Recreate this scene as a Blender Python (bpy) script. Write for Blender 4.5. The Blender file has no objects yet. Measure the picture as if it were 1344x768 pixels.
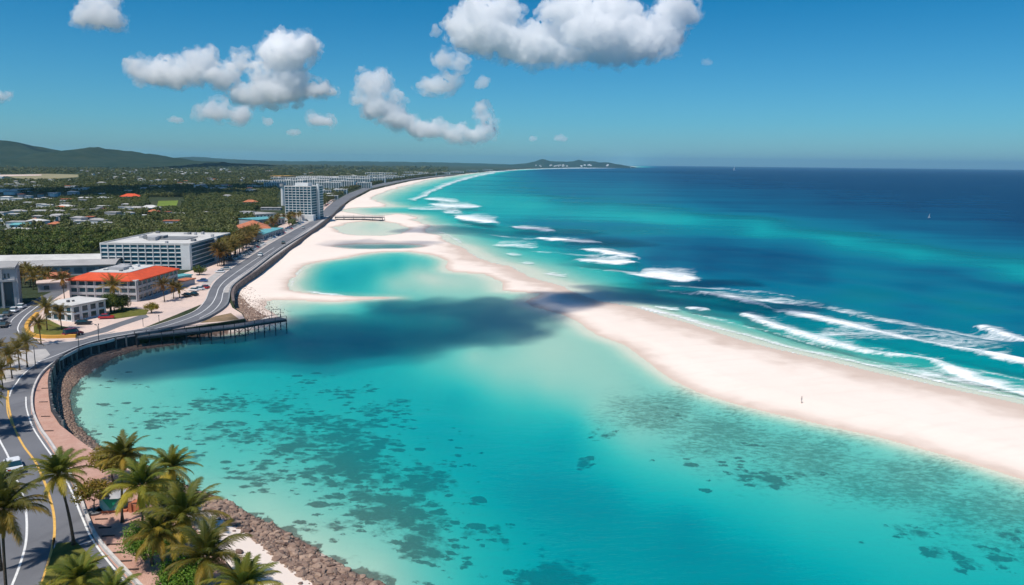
import bpy, math, random
import numpy as np
from mathutils import Vector, Matrix, noise as mnoise
random.seed(7); RNG = np.random.default_rng(7)
PI = math.pi
scene = bpy.context.scene
COL = scene.collection

# ------------------------------------------------------------------ camera
H = 55.0; F = 1000.0; ROLL = 0.0107; TH = math.atan(0.1700)
fw = Vector((0, math.cos(TH), -math.sin(TH)))
r0 = Vector((1, 0, 0)); u0 = Vector((0, math.sin(TH), math.cos(TH)))
rt = r0*math.cos(ROLL) + u0*math.sin(ROLL)
up = u0*math.cos(ROLL) - r0*math.sin(ROLL)
cam = bpy.data.cameras.new('camera'); camo = bpy.data.objects.new('camera', cam); COL.objects.link(camo)
M = Matrix((rt, up, -fw)).transposed().to_4x4(); M.translation = Vector((0, 0, H)); camo.matrix_world = M
cam.sensor_width = 36; cam.lens = 36*F/1344; cam.clip_start = 1; cam.clip_end = 90000
scene.camera = camo

def ray(px, py):
    return fw + rt*((px-672)/F) + up*((384-py)/F)
def G(px, py, h=0.0):            # photo point -> point of the level z = h
    d = ray(px, py)
    t = (H-h)/max(-d.z, 0.0019)
    return Vector((d.x*t, d.y*t, h))
LZ = 3.5                          # street level
def L(px, py): return G(px, py, LZ)
def hgt(base, py):               # height (absolute z) at which a vertical over base meets row py
    lo, hi = base[2], 400.0
    for _ in range(40):
        m = (lo+hi)/2
        if proj(base[0], base[1], m)[1] > py: lo = m
        else: hi = m
    return lo
def proj(x, y, z):
    z = z-H
    a = x*rt.x + y*rt.y + z*rt.z; b = x*up.x + y*up.y + z*up.z; c = x*fw.x + y*fw.y + z*fw.z
    return 672+F*a/c, 384-F*b/c

# ------------------------------------------------------------------ helpers
def tag(o, label=None, cat=None, group=None, kind=None):
    if label: o['label'] = label
    if cat: o['category'] = cat
    if group: o['group'] = group
    if kind: o['kind'] = kind
    return o
def empty(name, loc=(0, 0, 0), rz=0.0, label=None, cat=None, group=None):
    o = bpy.data.objects.new(name, None); COL.objects.link(o); o.location = loc; o.rotation_euler = (0, 0, rz)
    o.empty_display_size = 1
    return tag(o, label, cat, group)
class MB:
    def __init__(s): s.v = []; s.f = []; s.m = []; s.c = []; s.mi = 0; s.cv = 0.0
    def add(s, vs, fs):
        n = len(s.v); s.v += [tuple(p) for p in vs]; s.c += [s.cv]*len(vs)
        for f in fs: s.f.append(tuple(i+n for i in f)); s.m.append(s.mi)
        return s
    def box(s, x0, y0, z0, x1, y1, z1, mi=None):
        if mi is not None: s.mi = mi
        return s.add([(x0,y0,z0),(x1,y0,z0),(x1,y1,z0),(x0,y1,z0),(x0,y0,z1),(x1,y0,z1),(x1,y1,z1),(x0,y1,z1)],
                     [(0,3,2,1),(4,5,6,7),(0,1,5,4),(1,2,6,5),(2,3,7,6),(3,0,4,7)])
    def prism(s, poly, z0, z1, mi=None):
        if mi is not None: s.mi = mi
        a = sum(poly[i][0]*poly[(i+1) % len(poly)][1]-poly[(i+1) % len(poly)][0]*poly[i][1] for i in range(len(poly)))
        if a < 0: poly = poly[::-1]
        n = len(poly)
        return s.add([(p[0],p[1],z0) for p in poly]+[(p[0],p[1],z1) for p in poly],
                     [tuple(range(n))[::-1], tuple(range(n, 2*n))]+[(i,(i+1)%n,(i+1)%n+n,i+n) for i in range(n)])
    def tube(s, pts, rad, n=6, cap=True, mi=None):
        if mi is not None: s.mi = mi
        vs = []; fs = []
        for i, p in enumerate(pts):
            p = Vector(p); a = Vector(pts[max(i-1, 0)]); b = Vector(pts[min(i+1, len(pts)-1)])
            d = (b-a).normalized(); x = d.orthogonal().normalized() if abs(d.z) < .99 else Vector((1,0,0)); y = d.cross(x)
            r = rad[i] if isinstance(rad, (list, tuple)) else rad
            for k in range(n):
                t = 2*PI*k/n; vs.append(p+x*math.cos(t)*r+y*math.sin(t)*r)
        for i in range(len(pts)-1):
            for k in range(n):
                fs.append((i*n+k, i*n+(k+1) % n, (i+1)*n+(k+1) % n, (i+1)*n+k))
        if cap: fs += [tuple(range(n))[::-1], tuple(range((len(pts)-1)*n, len(pts)*n))]
        return s.add(vs, fs)
    def xf(s, fn, start=0):
        s.v = s.v[:start]+[tuple(fn(Vector(p))) for p in s.v[start:]]; return s
    def mesh(s, name, mats, smooth=False):
        me = bpy.data.meshes.new(name); me.from_pydata(s.v, [], s.f)
        for m in (mats if isinstance(mats, (list, tuple)) else [mats]): me.materials.append(m)
        if max(s.m or [0]): me.polygons.foreach_set('material_index', s.m)
        if any(s.c):
            at = me.attributes.new('tone', 'FLOAT', 'POINT'); at.data.foreach_set('value', s.c)
        if smooth: me.polygons.foreach_set('use_smooth', [True]*len(s.f))
        me.update(); return me
    def build(s, name, mats, parent=None, smooth=False):
        return link(name, s.mesh(name, mats, smooth), parent)
def link(name, me, parent=None, loc=None):
    o = bpy.data.objects.new(name, me); COL.objects.link(o)
    if parent: o.parent = parent
    if loc is not None: o.location = loc
    return o
def children(o): return list(o.children)
def copy_tree(o, loc=None, rz=None, sc=None, label=None, group=None):
    c = o.copy(); COL.objects.link(c)
    for ch in children(o):
        d = ch.copy(); COL.objects.link(d); d.parent = c
        for g in children(ch):
            e = g.copy(); COL.objects.link(e); e.parent = d
    if loc is not None: c.location = loc
    if rz is not None: c.rotation_euler = (0, 0, rz)
    if sc is not None: c.scale = sc if isinstance(sc, (tuple, list)) else (sc, sc, sc)
    if label: c['label'] = label
    if group: c['group'] = group
    return c
def arr_mesh(name, V, Fq, mats, attrs=None, smooth=False):
    me = bpy.data.meshes.new(name); V = np.asarray(V, np.float32); Fq = np.asarray(Fq, np.int32)
    nv, nf, k = len(V), len(Fq), Fq.shape[1]
    me.vertices.add(nv); me.vertices.foreach_set('co', V.ravel())
    me.loops.add(nf*k); me.loops.foreach_set('vertex_index', Fq.ravel())
    me.polygons.add(nf); me.polygons.foreach_set('loop_start', np.arange(0, nf*k, k, dtype=np.int32))
    me.update(calc_edges=True)
    for m in (mats if isinstance(mats, (list, tuple)) else [mats]): me.materials.append(m)
    for n, a in (attrs or {}).items():
        at = me.attributes.new(n, 'FLOAT', 'POINT'); at.data.foreach_set('value', np.asarray(a, np.float32))
    if smooth: me.polygons.foreach_set('use_smooth', np.ones(nf, bool))
    me.update(); return me
def catmull(pts, n=8):
    P = [np.array(p, float) for p in pts]; P = [2*P[0]-P[1]]+P+[2*P[-1]-P[-2]]; out = []
    for i in range(1, len(P)-2):
        for k in range(n):
            t = k/n; a, b, c, d = P[i-1:i+3]
            out.append(.5*((2*b)+(-a+c)*t+(2*a-5*b+4*c-d)*t*t+(-a+3*b-3*c+d)*t**3))
    out.append(P[-2]); return out
def ss(a, b, x): t = np.clip((x-a)/(b-a), 0, 1); return t*t*(3-2*t)

# ------------------------------------------------------------------ materials
def newmat(name):
    m = bpy.data.materials.new(name); m.use_nodes = True; nt = m.node_tree
    for n in list(nt.nodes): nt.nodes.remove(n)
    out = nt.nodes.new('ShaderNodeOutputMaterial'); return m, nt, out
class NT:
    def __init__(s, nt): s.nt = nt
    def n(s, t, **k):
        nd = s.nt.nodes.new(t)
        for a, b in k.items(): setattr(nd, a, b)
        return nd
    def set(s, sock, v):
        if isinstance(v, bpy.types.NodeSocket): s.nt.links.new(v, sock)
        elif v is not None: sock.default_value = v
    def math(s, op, a, b=None, c=None, clamp=False):
        nd = s.n('ShaderNodeMath', operation=op, use_clamp=clamp); s.set(nd.inputs[0], a)
        if b is not None: s.set(nd.inputs[1], b)
        if c is not None: s.set(nd.inputs[2], c)
        return nd.outputs[0]
    def mix(s, f, a, b, blend='MIX'):
        nd = s.n('ShaderNodeMix', data_type='RGBA', blend_type=blend); s.set(nd.inputs[0], f)
        s.set(nd.inputs[6], c4(a)); s.set(nd.inputs[7], c4(b)); return nd.outputs[2]
    def noise(s, scale, detail=4, rough=.55, vec=None, out=0, lac=2.0, dist=0):
        nd = s.n('ShaderNodeTexNoise'); nd.inputs['Scale'].default_value = scale; nd.inputs['Detail'].default_value = detail
        nd.inputs['Roughness'].default_value = rough; nd.inputs['Lacunarity'].default_value = lac; nd.inputs['Distortion'].default_value = dist
        if vec is not None: s.set(nd.inputs['Vector'], vec)
        return nd.outputs[out]
    def pos(s, sc=(1,1,1), rz=0.0):
        g = s.n('ShaderNodeNewGeometry'); mp = s.n('ShaderNodeMapping'); s.set(mp.inputs[0], g.outputs['Position'])
        mp.inputs['Scale'].default_value = sc
        if rz:
            mp2 = s.n('ShaderNodeMapping'); mp2.inputs['Rotation'].default_value = (0,0,rz); s.set(mp2.inputs[0], g.outputs['Position']); s.set(mp.inputs[0], mp2.outputs[0])
        return mp.outputs[0]
    def obj(s, sc=(1,1,1)):
        g = s.n('ShaderNodeTexCoord'); mp = s.n('ShaderNodeMapping'); s.set(mp.inputs[0], g.outputs['Object']); mp.inputs['Scale'].default_value = sc
        return mp.outputs[0]
    def ramp(s, f, stops, interp='LINEAR'):
        nd = s.n('ShaderNodeValToRGB'); cr = nd.color_ramp; cr.interpolation = interp
        while len(cr.elements) > 1: cr.elements.remove(cr.elements[-1])
        cr.elements[0].position = stops[0][0]; cr.elements[0].color = c4(stops[0][1])
        for p, c in stops[1:]: e = cr.elements.new(p); e.color = c4(c)
        s.set(nd.inputs[0], f); return nd.outputs[0]
    def attr(s, name, out='Fac'):
        nd = s.n('ShaderNodeAttribute', attribute_name=name); return nd.outputs[out]
    def bump(s, h, strength=.3, dist=.1):
        nd = s.n('ShaderNodeBump'); nd.inputs['Strength'].default_value = strength; nd.inputs['Distance'].default_value = dist
        s.set(nd.inputs['Height'], h); return nd.outputs[0]
def c4(c):
    if isinstance(c, bpy.types.NodeSocket): return c
    if isinstance(c, (int, float)): return (c, c, c, 1)
    return tuple(c)+(1,) if len(c) == 3 else tuple(c)
def simple(name, col, rough=.8, metal=0, var=.15, scale=1.0, bump=0, spec=.3, col2=None, tr=0, objsp=False, detail=5):
    m, nt, out = newmat(name); t = NT(nt); b = t.n('ShaderNodeBsdfPrincipled')
    v = t.obj() if objsp else t.pos()
    n1 = t.noise(scale, detail, .6, v)
    f = t.ramp(n1, [(.3, (0,0,0)), (.7, (1,1,1))])
    c2 = col2 if col2 else tuple(min(1, c*(1+var)) for c in col)
    c1 = col if col2 else tuple(c*(1-var) for c in col)
    t.set(b.inputs['Base Color'], t.mix(f, c1, c2)); b.inputs['Roughness'].default_value = rough; b.inputs['Metallic'].default_value = metal
    b.inputs['Specular IOR Level'].default_value = spec
    if bump: t.set(b.inputs['Normal'], t.bump(t.noise(scale*6, 6, .6, v), .6, bump))
    nt.links.new(b.outputs[0], out.inputs[0]); return m
def leafmat(name, c1, c2, c3):
    m, nt, out = newmat(name); t = NT(nt)
    n1 = t.noise(1.3, 3, .6, t.obj()); nL = t.ramp(t.noise(.012, 5, .65, t.pos()), [(.4,(0,0,0)),(.62,(1,1,1))]); base = t.mix(n1, c1, c2)
    if 'wood' in name: base = t.mix(t.math('MULTIPLY', nL, .75), base, (.13,.125,.04))
    tone = t.attr('tone'); col = t.mix(t.math('MULTIPLY', tone, 1, clamp=True), base, c3)
    oi = t.n('ShaderNodeObjectInfo'); hs = t.n('ShaderNodeHueSaturation')
    t.set(hs.inputs['Hue'], t.math('ADD', .485, t.math('MULTIPLY', oi.outputs['Random'], .03)))
    t.set(hs.inputs['Value'], t.math('ADD', .7, t.math('MULTIPLY', oi.outputs['Random'], .6))); t.set(hs.inputs['Color'], col)
    d = t.n('ShaderNodeBsdfPrincipled'); t.set(d.inputs['Base Color'], hs.outputs[0]); d.inputs['Roughness'].default_value = .55; d.inputs['Specular IOR Level'].default_value = .25
    tr = t.n('ShaderNodeBsdfTranslucent'); t.set(tr.inputs[0], hs.outputs[0])
    mx = t.n('ShaderNodeMixShader'); mx.inputs[0].default_value = .25; nt.links.new(d.outputs[0], mx.inputs[1]); nt.links.new(tr.outputs[0], mx.inputs[2])
    nt.links.new(mx.outputs[0], out.inputs[0]); return m
MT = {}
MT['palm'] = leafmat('palm_leaf', (.038,.066,.010), (.135,.155,.022), (.48,.32,.035))
MT['palm_far'] = leafmat('palm_leaf_far', (.08,.085,.015), (.19,.14,.03), (.38,.20,.04))
MT['leaf'] = leafmat('tree_leaf', (.035,.065,.012), (.085,.12,.02), (.19,.19,.03))
MT['leaf_wood'] = leafmat('woodland_leaf', (.028,.05,.016), (.065,.085,.02), (.16,.16,.045))
MT['leaf_bright'] = leafmat('bush_leaf', (.05,.13,.01), (.11,.22,.02), (.2,.26,.03))
MT['leaf_yellow'] = leafmat('yellowing_leaf', (.12,.15,.02), (.26,.2,.02), (.38,.2,.02))
MT['trunk'] = simple('bark', (.10,.075,.055), .9, var=.35, scale=4, bump=.03)
MT['asphalt'] = None
MT['concrete'] = simple('concrete', (.42,.40,.38), .85, var=.12, scale=.4)
MT['kerb'] = simple('kerb_stone', (.55,.52,.49), .8, var=.15, scale=1.2)
MT['paint_w'] = simple('white_road_paint', (.72,.72,.70), .6, var=.12, scale=1.5)
MT['paint_y'] = simple('yellow_road_paint', (.72,.42,.10), .6, var=.15, scale=1.5)
MT['white'] = simple('white_render', (.68,.69,.68), .8, var=.07, scale=.25)
MT['greywall'] = simple('grey_render', (.40,.40,.41), .85, var=.12, scale=.3)
MT['darkwall'] = simple('dark_render', (.20,.21,.22), .85, var=.2, scale=.3)
MT['roofwhite'] = simple('white_membrane_roof', (.66,.65,.62), .8, col2=(.45,.44,.42), scale=.12)
MT['roofgrey'] = simple('grey_sheet_roof', (.36,.35,.34), .7, var=.18, scale=.15)
MT['redroof'] = simple('orange_red_tile', (.62,.085,.03), .75, var=.12, scale=.5, bump=.03)
MT['terracotta'] = simple('terracotta_tile', (.46,.16,.08), .8, var=.25, scale=.6)
MT['tealroof'] = simple('teal_sheet', (.12,.36,.38), .6, var=.15, scale=.6)
MT['glass'] = simple('window_glass', (.015,.055,.075), .12, var=.3, scale=.2, spec=.6)
MT['timber'] = simple('dark_weathered_timber', (.045,.045,.05), .85, var=.4, scale=1.5, bump=.02)
MT['post'] = simple('grey_post', (.22,.21,.2), .8, var=.3, scale=2)
MT['metal'] = simple('lamp_metal', (.12,.12,.13), .45, .3, var=.1)
MT['rubber'] = simple('tyre_rubber', (.02,.02,.02), .8, var=.1)
MT['grass'] = simple('dry_lawn', (.07,.085,.012), .9, col2=(.16,.15,.025), scale=.5, bump=.03)
MT['field'] = simple('bright_field', (.14,.20,.02), .9, var=.2, scale=.05)
MT['glass_blue'] = simple('blue_hotel_glass', (.015,.085,.125), .4, var=.35, scale=.25, spec=.2)
MT['rim'] = simple('steel_rim', (.5,.5,.5), .3, .8, var=.05)
MT['lampglass'] = simple('lamp_lens', (.7,.7,.65), .2, var=.05)
MT['taillight'] = simple('tail_light_red', (.5,.02,.02), .2, var=.05)
MT['ochre'] = simple('ochre_wall', (.62,.33,.06), .8, var=.15, scale=.5)
MT['earth'] = simple('dry_earth', (.30,.20,.12), .95, col2=(.16,.12,.06), scale=.3, bump=.05)
for n, c in {'car_white':(.78,.79,.8),'car_maroon':(.16,.012,.03),'car_dark':(.025,.027,.03),'car_silver':(.42,.43,.44),'car_red':(.45,.03,.03),'car_blue':(.05,.12,.3)}.items():
    MT[n] = simple(n, c, .25, .1, var=.03, spec=.6)

def mk_asphalt():
    m, nt, out = newmat('asphalt'); t = NT(nt); b = t.n('ShaderNodeBsdfPrincipled')
    p = t.pos(); n1 = t.noise(.09, 5, .6, p); n2 = t.noise(2.5, 6, .7, p); ns = t.noise(.25, 4, .6, t.pos((1,.25,1), .3))
    c = t.mix(t.ramp(n1, [(.3,(0,0,0)),(.7,(1,1,1))]), (.13,.135,.15), (.19,.195,.21))
    c = t.mix(t.math('MULTIPLY', n2, .35), c, (.05,.05,.055)); c = t.mix(t.ramp(ns, [(.55,(0,0,0)),(.68,(.5,.5,.5))]), c, (.085,.088,.1))
    t.set(b.inputs['Base Color'], c); b.inputs['Roughness'].default_value = .85
    nt.links.new(b.outputs[0], out.inputs[0]); return m
MT['asphalt'] = mk_asphalt()
def mk_paving():
    m, nt, out = newmat('pink_paving'); t = NT(nt); b = t.n('ShaderNodeBsdfPrincipled'); p = t.pos()
    n1 = t.noise(.3, 6, .65, p); n2 = t.noise(3, 4, .7, p)
    br = t.n('ShaderNodeTexBrick'); br.inputs['Scale'].default_value = 1.4; t.set(br.inputs['Vector'], t.pos((1,1,1), .5)); br.inputs['Color1'].default_value = (1,1,1,1); br.inputs['Color2'].default_value = (.86,.86,.86,1); br.inputs['Mortar'].default_value = (.6,.6,.6,1); br.inputs['Mortar Size'].default_value = .03
    c = t.mix(t.ramp(n1, [(.3,(0,0,0)),(.7,(1,1,1))]), (.50,.27,.20), (.66,.42,.33)); c = t.mix(t.math('MULTIPLY', n2, .3), c, (.33,.17,.13))
    c = t.mix(.8, c, br.outputs['Color'], 'MULTIPLY')
    t.set(b.inputs['Base Color'], c); b.inputs['Roughness'].default_value = .85
    nt.links.new(b.outputs[0], out.inputs[0]); return m
MT['paving'] = mk_paving()
def mk_plaza():
    m, nt, out = newmat('sandy_plaza'); t = NT(nt); b = t.n('ShaderNodeBsdfPrincipled'); p = t.pos()
    n1 = t.noise(.05, 5, .6, p); n2 = t.noise(.6, 6, .65, p)
    c = t.mix(t.ramp(n1, [(.35,(0,0,0)),(.7,(1,1,1))]), (.70,.53,.44), (.56,.45,.40)); c = t.mix(t.ramp(n2, [(.5,(0,0,0)),(.8,(.6,.6,.6))]), c, (.38,.30,.25))
    t.set(b.inputs['Base Color'], c); b.inputs['Roughness'].default_value = .9
    nt.links.new(b.outputs[0], out.inputs[0]); return m
MT['plaza'] = mk_plaza()
def mk_land():
    m, nt, out = newmat('inland_ground'); t = NT(nt); b = t.n('ShaderNodeBsdfPrincipled'); p = t.pos()
    n1 = t.noise(.004, 5, .6, p); n2 = t.noise(.03, 6, .65, p); n3 = t.noise(.1, 4, .7, p); n4 = t.noise(.02, 3, .8, t.pos((.35,1,1)))
    c = t.mix(t.ramp(n1, [(.35,(0,0,0)),(.65,(1,1,1))]), (.022,.04,.02), (.05,.06,.028))
    c = t.mix(t.ramp(n2, [(.5,(0,0,0)),(.75,(.8,.8,.8))]), c, (.09,.085,.045)); c = t.mix(t.ramp(n3, [(.5,(0,0,0)),(.8,(.8,.8,.8))]), c, (.02,.03,.014))
    c = t.mix(t.ramp(n4, [(.66,(0,0,0)),(.72,(.8,.8,.8))]), c, (.30,.26,.22))
    t.set(b.inputs['Base Color'], c); b.inputs['Roughness'].default_value = .95; b.inputs['Specular IOR Level'].default_value = .1
    nt.links.new(b.outputs[0], out.inputs[0]); return m
MT['land'] = mk_land()
MT['hill'] = simple('hill_scrub', (.010,.028,.018), .95, col2=(.038,.055,.032), scale=.012, spec=.05, detail=12)
def mk_rock():
    m, nt, out = newmat('rock'); t = NT(nt); b = t.n('ShaderNodeBsdfPrincipled'); p = t.obj()
    oi = t.n('ShaderNodeObjectInfo'); tone = t.attr('tone')
    n1 = t.noise(1.2, 6, .65, t.pos()); r = t.math('FRACT', t.math('ADD', oi.outputs['Random'], tone))
    c = t.mix(r, (.16,.10,.075), (.42,.30,.225)); c = t.mix(t.ramp(n1, [(.4,(0,0,0)),(.75,(.8,.8,.8))]), c, (.13,.075,.06))
    g = t.n('ShaderNodeNewGeometry'); sx = t.n('ShaderNodeSeparateXYZ'); t.set(sx.inputs[0], g.outputs['Position'])
    wet = t.math('SUBTRACT', 1, t.math('DIVIDE', sx.outputs[2], .45), clamp=True)
    c = t.mix(t.math('MULTIPLY', wet, .6), c, (.06,.05,.04))
    t.set(b.inputs['Base Color'], c); b.inputs['Roughness'].default_value = .85; t.set(b.inputs['Normal'], t.bump(n1, .7, .15))
    nt.links.new(b.outputs[0], out.inputs[0]); return m
MT['rock'] = mk_rock()

def mk_terrain():
    m, nt, out = newmat('sand'); t = NT(nt); b = t.n('ShaderNodeBsdfPrincipled'); p = t.pos()
    g = t.n('ShaderNodeNewGeometry'); sx = t.n('ShaderNodeSeparateXYZ'); t.set(sx.inputs[0], g.outputs['Position']); z = sx.outputs[2]
    n1 = t.noise(.02, 6, .6, t.pos((1,.5,1), .4)); n2 = t.noise(.6, 6, .7, p); n0 = t.noise(.006, 4, .6, t.pos((1,2.2,1)))
    c = t.mix(t.ramp(n1, [(.35,(0,0,0)),(.7,(1,1,1))]), (.86,.755,.67), (.82,.705,.615)); c = t.mix(t.math('MULTIPLY', n2, .15), c, (.55,.44,.36))
    zz = t.math('ADD', z, t.math('MULTIPLY', t.math('SUBTRACT', t.noise(.15, 5, .6, p), .5), .35))
    wet = t.ramp(t.math('ADD', t.math('MULTIPLY', zz, .8), .1), [(0,(.7,.7,.7)),(.2,(.65,.65,.65)),(.38,(.1,.1,.1)),(.5,(0,0,0))])
    c = t.mix(t.ramp(t.noise(.35, 5, .7, t.pos((.12,1,1), -.35)), [(.52,(0,0,0)),(.75,(.22,.22,.22))]), c, (.60,.49,.41)); c = t.mix(wet, c, (.46,.34,.27))
    # sand under water
    uw = t.math('LESS_THAN', z, -.02)
    c = t.mix(uw, c, (.72,.66,.55))
    # reef patches: irregular clusters of coral and weed
    cor = t.attr('coral'); w = t.n('ShaderNodeTexVoronoi', feature='F1'); w.inputs['Scale'].default_value = .33
    wv = t.noise(.4, 4, .6, t.pos((1,.75,1)), out=1); vv = t.n('ShaderNodeMix', data_type='VECTOR'); vv.inputs[0].default_value = .0
    add = t.n('ShaderNodeVectorMath', operation='MULTIPLY_ADD'); t.set(add.inputs[0], wv); add.inputs[1].default_value = (3.2,3.2,0); t.set(add.inputs[2], t.pos((1,.8,0))); t.set(w.inputs['Vector'], add.outputs[0])
    rad = t.math('SUBTRACT', 1, w.outputs['Distance'])
    nb = t.noise(.115, 7, .72, t.pos((1,.8,1))); nf = t.noise(.9, 6, .7, p)
    s = t.math('ADD', t.math('MULTIPLY', nb, 1.15), t.math('MULTIPLY', rad, .40)); s = t.math('ADD', s, t.math('MULTIPLY', nf, .42))
    s = t.math('ADD', s, t.math('MULTIPLY', cor, .62))
    mask = t.ramp(s, [(0,(0,0,0)),(1,(0,0,0))]) if False else t.math('MULTIPLY', t.math('SUBTRACT', s, 1.375), 8, clamp=True)
    fld = t.math('ADD', t.math('ADD', t.math('MULTIPLY', nb, 1.5), t.math('MULTIPLY', cor, .62)), t.math('MULTIPLY', t.noise(.03, 3, .6, t.pos((.8,1,1))), .35))
    v3 = t.n('ShaderNodeTexVoronoi', feature='F1'); v3.inputs['Scale'].default_value = .62; a3 = t.n('ShaderNodeVectorMath', operation='MULTIPLY_ADD'); t.set(a3.inputs[0], t.noise(1.6, 4, .65, p, out=1)); a3.inputs[1].default_value = (2.0,1.8,0); t.set(a3.inputs[2], t.pos((.72,1,0))); t.set(v3.inputs['Vector'], a3.outputs[0])
    sc3 = t.n('ShaderNodeSeparateColor'); t.set(sc3.inputs[0], v3.outputs['Color'])
    rr3 = t.math('MULTIPLY', t.math('SUBTRACT', t.math('ADD', fld, t.math('MULTIPLY', sc3.outputs[0], .30)), 1.27), 2.2); rr3 = t.math('MINIMUM', rr3, .66)
    mask = t.math('MAXIMUM', t.math('MULTIPLY', t.math('SUBTRACT', rr3, v3.outputs['Distance']), 5, clamp=True), t.math('MULTIPLY', t.math('SUBTRACT', s, 1.40), 5, clamp=True))
    mask = t.math('MULTIPLY', mask, t.math('GREATER_THAN', cor, .02))
    nf2 = t.noise(2.2, 5, .75, p)
    cc = t.mix(t.ramp(nf2, [(.35,(0,0,0)),(.65,(1,1,1))]), (.018,.015,.013), (.22,.145,.115))
    v2 = t.n('ShaderNodeTexVoronoi', feature='F1'); v2.inputs['Scale'].default_value = .30; a2 = t.n('ShaderNodeVectorMath', operation='MULTIPLY_ADD'); t.set(a2.inputs[0], t.noise(1.1, 3, .6, p, out=1)); a2.inputs[1].default_value = (1.5,1.5,0); t.set(a2.inputs[2], t.pos((.75,1,0))); t.set(v2.inputs['Vector'], a2.outputs[0])
    sc2 = t.n('ShaderNodeSeparateColor'); t.set(sc2.inputs[0], v2.outputs['Color'])
    keep2 = t.math('LESS_THAN', sc2.outputs[0], t.math('MULTIPLY', cor, .22)); r2 = t.math('ADD', .10, t.math('MULTIPLY', sc2.outputs[1], .38))
    m2 = t.math('MULTIPLY', t.math('MULTIPLY', t.math('SUBTRACT', r2, v2.outputs['Distance']), 14, clamp=True), keep2)
    mask = t.math('MAXIMUM', mask, m2)
    mask = t.math('MULTIPLY', mask, t.math('ADD', .8, t.math('MULTIPLY', nf2, .3)), clamp=True)
    c = t.mix(mask, c, cc)
    # thin weed cover
    wd = t.attr('weed'); ws = t.noise(1.1, 6, .75, t.pos((.55,1,1))); wl = t.noise(.07, 4, .6, p)
    wm = t.math('MULTIPLY', t.math('SUBTRACT', t.math('ADD', t.math('ADD', ws, t.math('MULTIPLY', wl, .5)), t.math('MULTIPLY', wd, .42)), 1.0), 5, clamp=True)
    rub = t.attr('rubble'); c = t.mix(t.math('MULTIPLY', rub, .95, clamp=True), c, t.mix(t.ramp(t.noise(.9, 6, .7, p), [(.35,(0,0,0)),(.65,(1,1,1))]), (.07,.045,.035), (.27,.17,.13)))
    wm = t.math('MULTIPLY', wm, t.math('MULTIPLY', wd, 1.2, clamp=True)); c = t.mix(t.math('MULTIPLY', wm, .75), c, (.16,.15,.11))
    t.set(b.inputs['Base Color'], c); b.inputs['Roughness'].default_value = .9; b.inputs['Specular IOR Level'].default_value = .15
    t.set(b.inputs['Normal'], t.bump(t.noise(.8, 5, .6, p), .35, .12))
    nt.links.new(b.outputs[0], out.inputs[0]); return m
MT['terrain'] = mk_terrain()

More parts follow.
